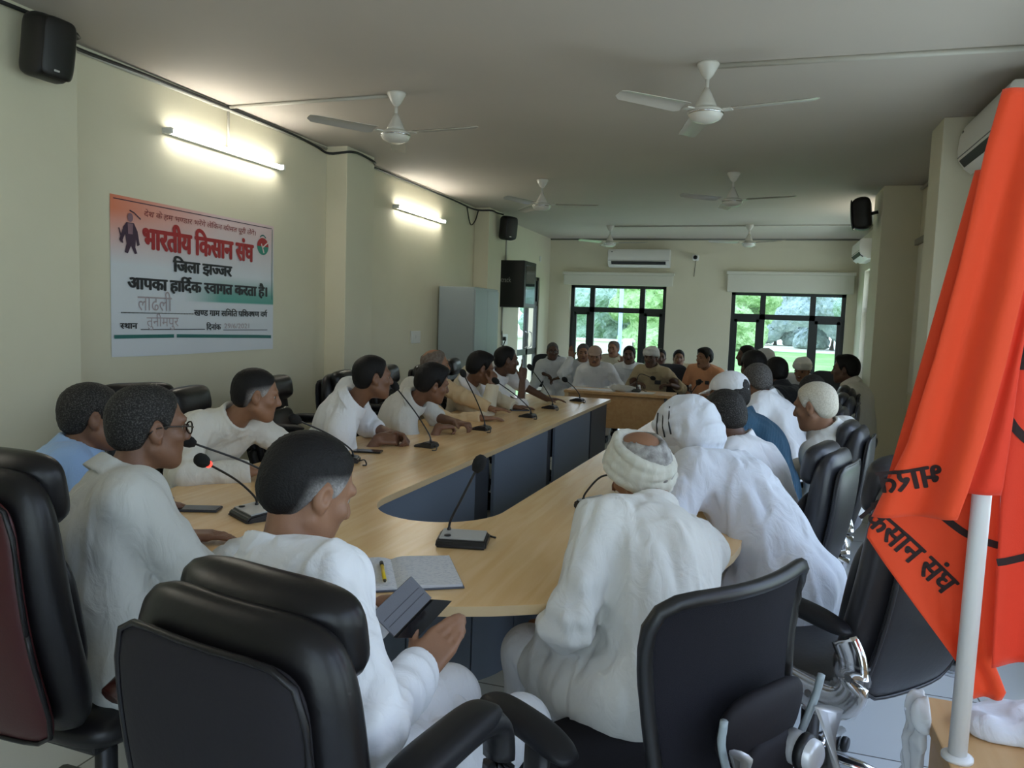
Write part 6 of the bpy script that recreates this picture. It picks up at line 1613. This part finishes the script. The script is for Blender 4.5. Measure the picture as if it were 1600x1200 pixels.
RF = [(.26, 1.93), (.25, 1.75), (.25, 1.60), (.25, 1.41), (.25, 1.24), (.24, 1.10), (.23, .99)]
offF = lambda u, v: -.010 + .016 * math.sin(u * 12 + 2 * v) * (.3 + .7 * v)
v, f = cloth_sheet(LF, RF, 40, 60, offF); link_mesh('cloth', v, f, M_flag2, fg2)
_fg = fg; fg = fg2
for st in (stroke2(smooth_path([V(.032, 1.375), V(.045, 1.357), V(.07, 1.335), V(.11, 1.32)], 5), .014), stroke2([V(.033, 1.127), V(.07, 1.138), V(.12, 1.16)], .013), stroke2([V(.024, 1.59), V(.045, 1.575), V(.08, 1.56)], .014), stroke2([V(.030, 1.53), V(.040, 1.50), V(.042, 1.46)], .012)):
    on_leaf(tri_fine([st]), LF, RF, offF, 'emblem_line')
fg = _fg
pole2 = thing('flag_pole', 'second flag pole, behind the red-orange flag', 'pole', (.60, 1.46, .76))
link_bm('shaft', tube_bm([(0, 0, 0), (0.01, .0, 1.1)], .016, 16), MATS['white_pvc'], pole2, smooth=True); link_bm('foot', bm_lathe(bmesh.new(), [(.026, 0), (.026, .006), (.018, .010)], seg=20), M_black, pole2, smooth=True)
sd = thing('side_desk', 'tan wooden side desk carrying the flag poles at lower right', 'desk', (.78, 1.40, 0))
link_bm('desktop', bm_span(bmesh.new(), (-.42, -.36, .73), (.50, .34, .76), .003), M_oak, sd)
for sx in (-.39, .47):
    link_bm('side_panel', bm_span(bmesh.new(), (sx - .012, -.33, 0), (sx + .012, .30, .73), .002), M_oak, sd)
link_bm('front_panel', bm_span(bmesh.new(), (-.378, .27, .25), (.458, .29, .73)), M_oak, sd)
F = Field()
for a, b, r in [((.44, 1.64, .775), (.56, 1.69, .775), .022), ((.46, 1.60, .772), (.75, 1.62, .772), .020), ((.50, 1.66, .78), (.80, 1.68, .78), .026), ((.60, 1.58, .772), (.85, 1.60, .772), .02)]:
    F.cap(V(*a), V(*b), r, None, .03)
F.ell(V(.62, 1.645, .775), V(.22, .075, .028), None, .03)
F.post.append(lambda P, d: np.maximum(d + folds(P, .007, 45, 4.0), .7605 - P[..., 2]))
a, b = F.mesh(.005); tagit(link_mesh('white_cloth', a, b, C['robe']), 'folded white cloth lying on the side desk behind the flag pole', 'cloth')
F = Field(); F.ell(V(.345, 1.665, .70), V(.016, .055, .085), None, .02); F.ell(V(.347, 1.70, .60), V(.014, .04, .09), None, .03); F.ell(V(.352, 1.65, .77), V(.02, .05, .018), None, .03)
F.post.append(lambda P, d: np.maximum(d + folds(P[..., [2, 1, 0]], .007, 75, 1.0), P[..., 0] - .357))
a, b = F.mesh(.005); tagit(link_mesh('plastic_bag', a, b, mat('thin_plastic', (.75, .77, .78), .2, alpha=.6)), 'crumpled clear plastic sheet hanging off the left edge of the side desk', 'plastic')
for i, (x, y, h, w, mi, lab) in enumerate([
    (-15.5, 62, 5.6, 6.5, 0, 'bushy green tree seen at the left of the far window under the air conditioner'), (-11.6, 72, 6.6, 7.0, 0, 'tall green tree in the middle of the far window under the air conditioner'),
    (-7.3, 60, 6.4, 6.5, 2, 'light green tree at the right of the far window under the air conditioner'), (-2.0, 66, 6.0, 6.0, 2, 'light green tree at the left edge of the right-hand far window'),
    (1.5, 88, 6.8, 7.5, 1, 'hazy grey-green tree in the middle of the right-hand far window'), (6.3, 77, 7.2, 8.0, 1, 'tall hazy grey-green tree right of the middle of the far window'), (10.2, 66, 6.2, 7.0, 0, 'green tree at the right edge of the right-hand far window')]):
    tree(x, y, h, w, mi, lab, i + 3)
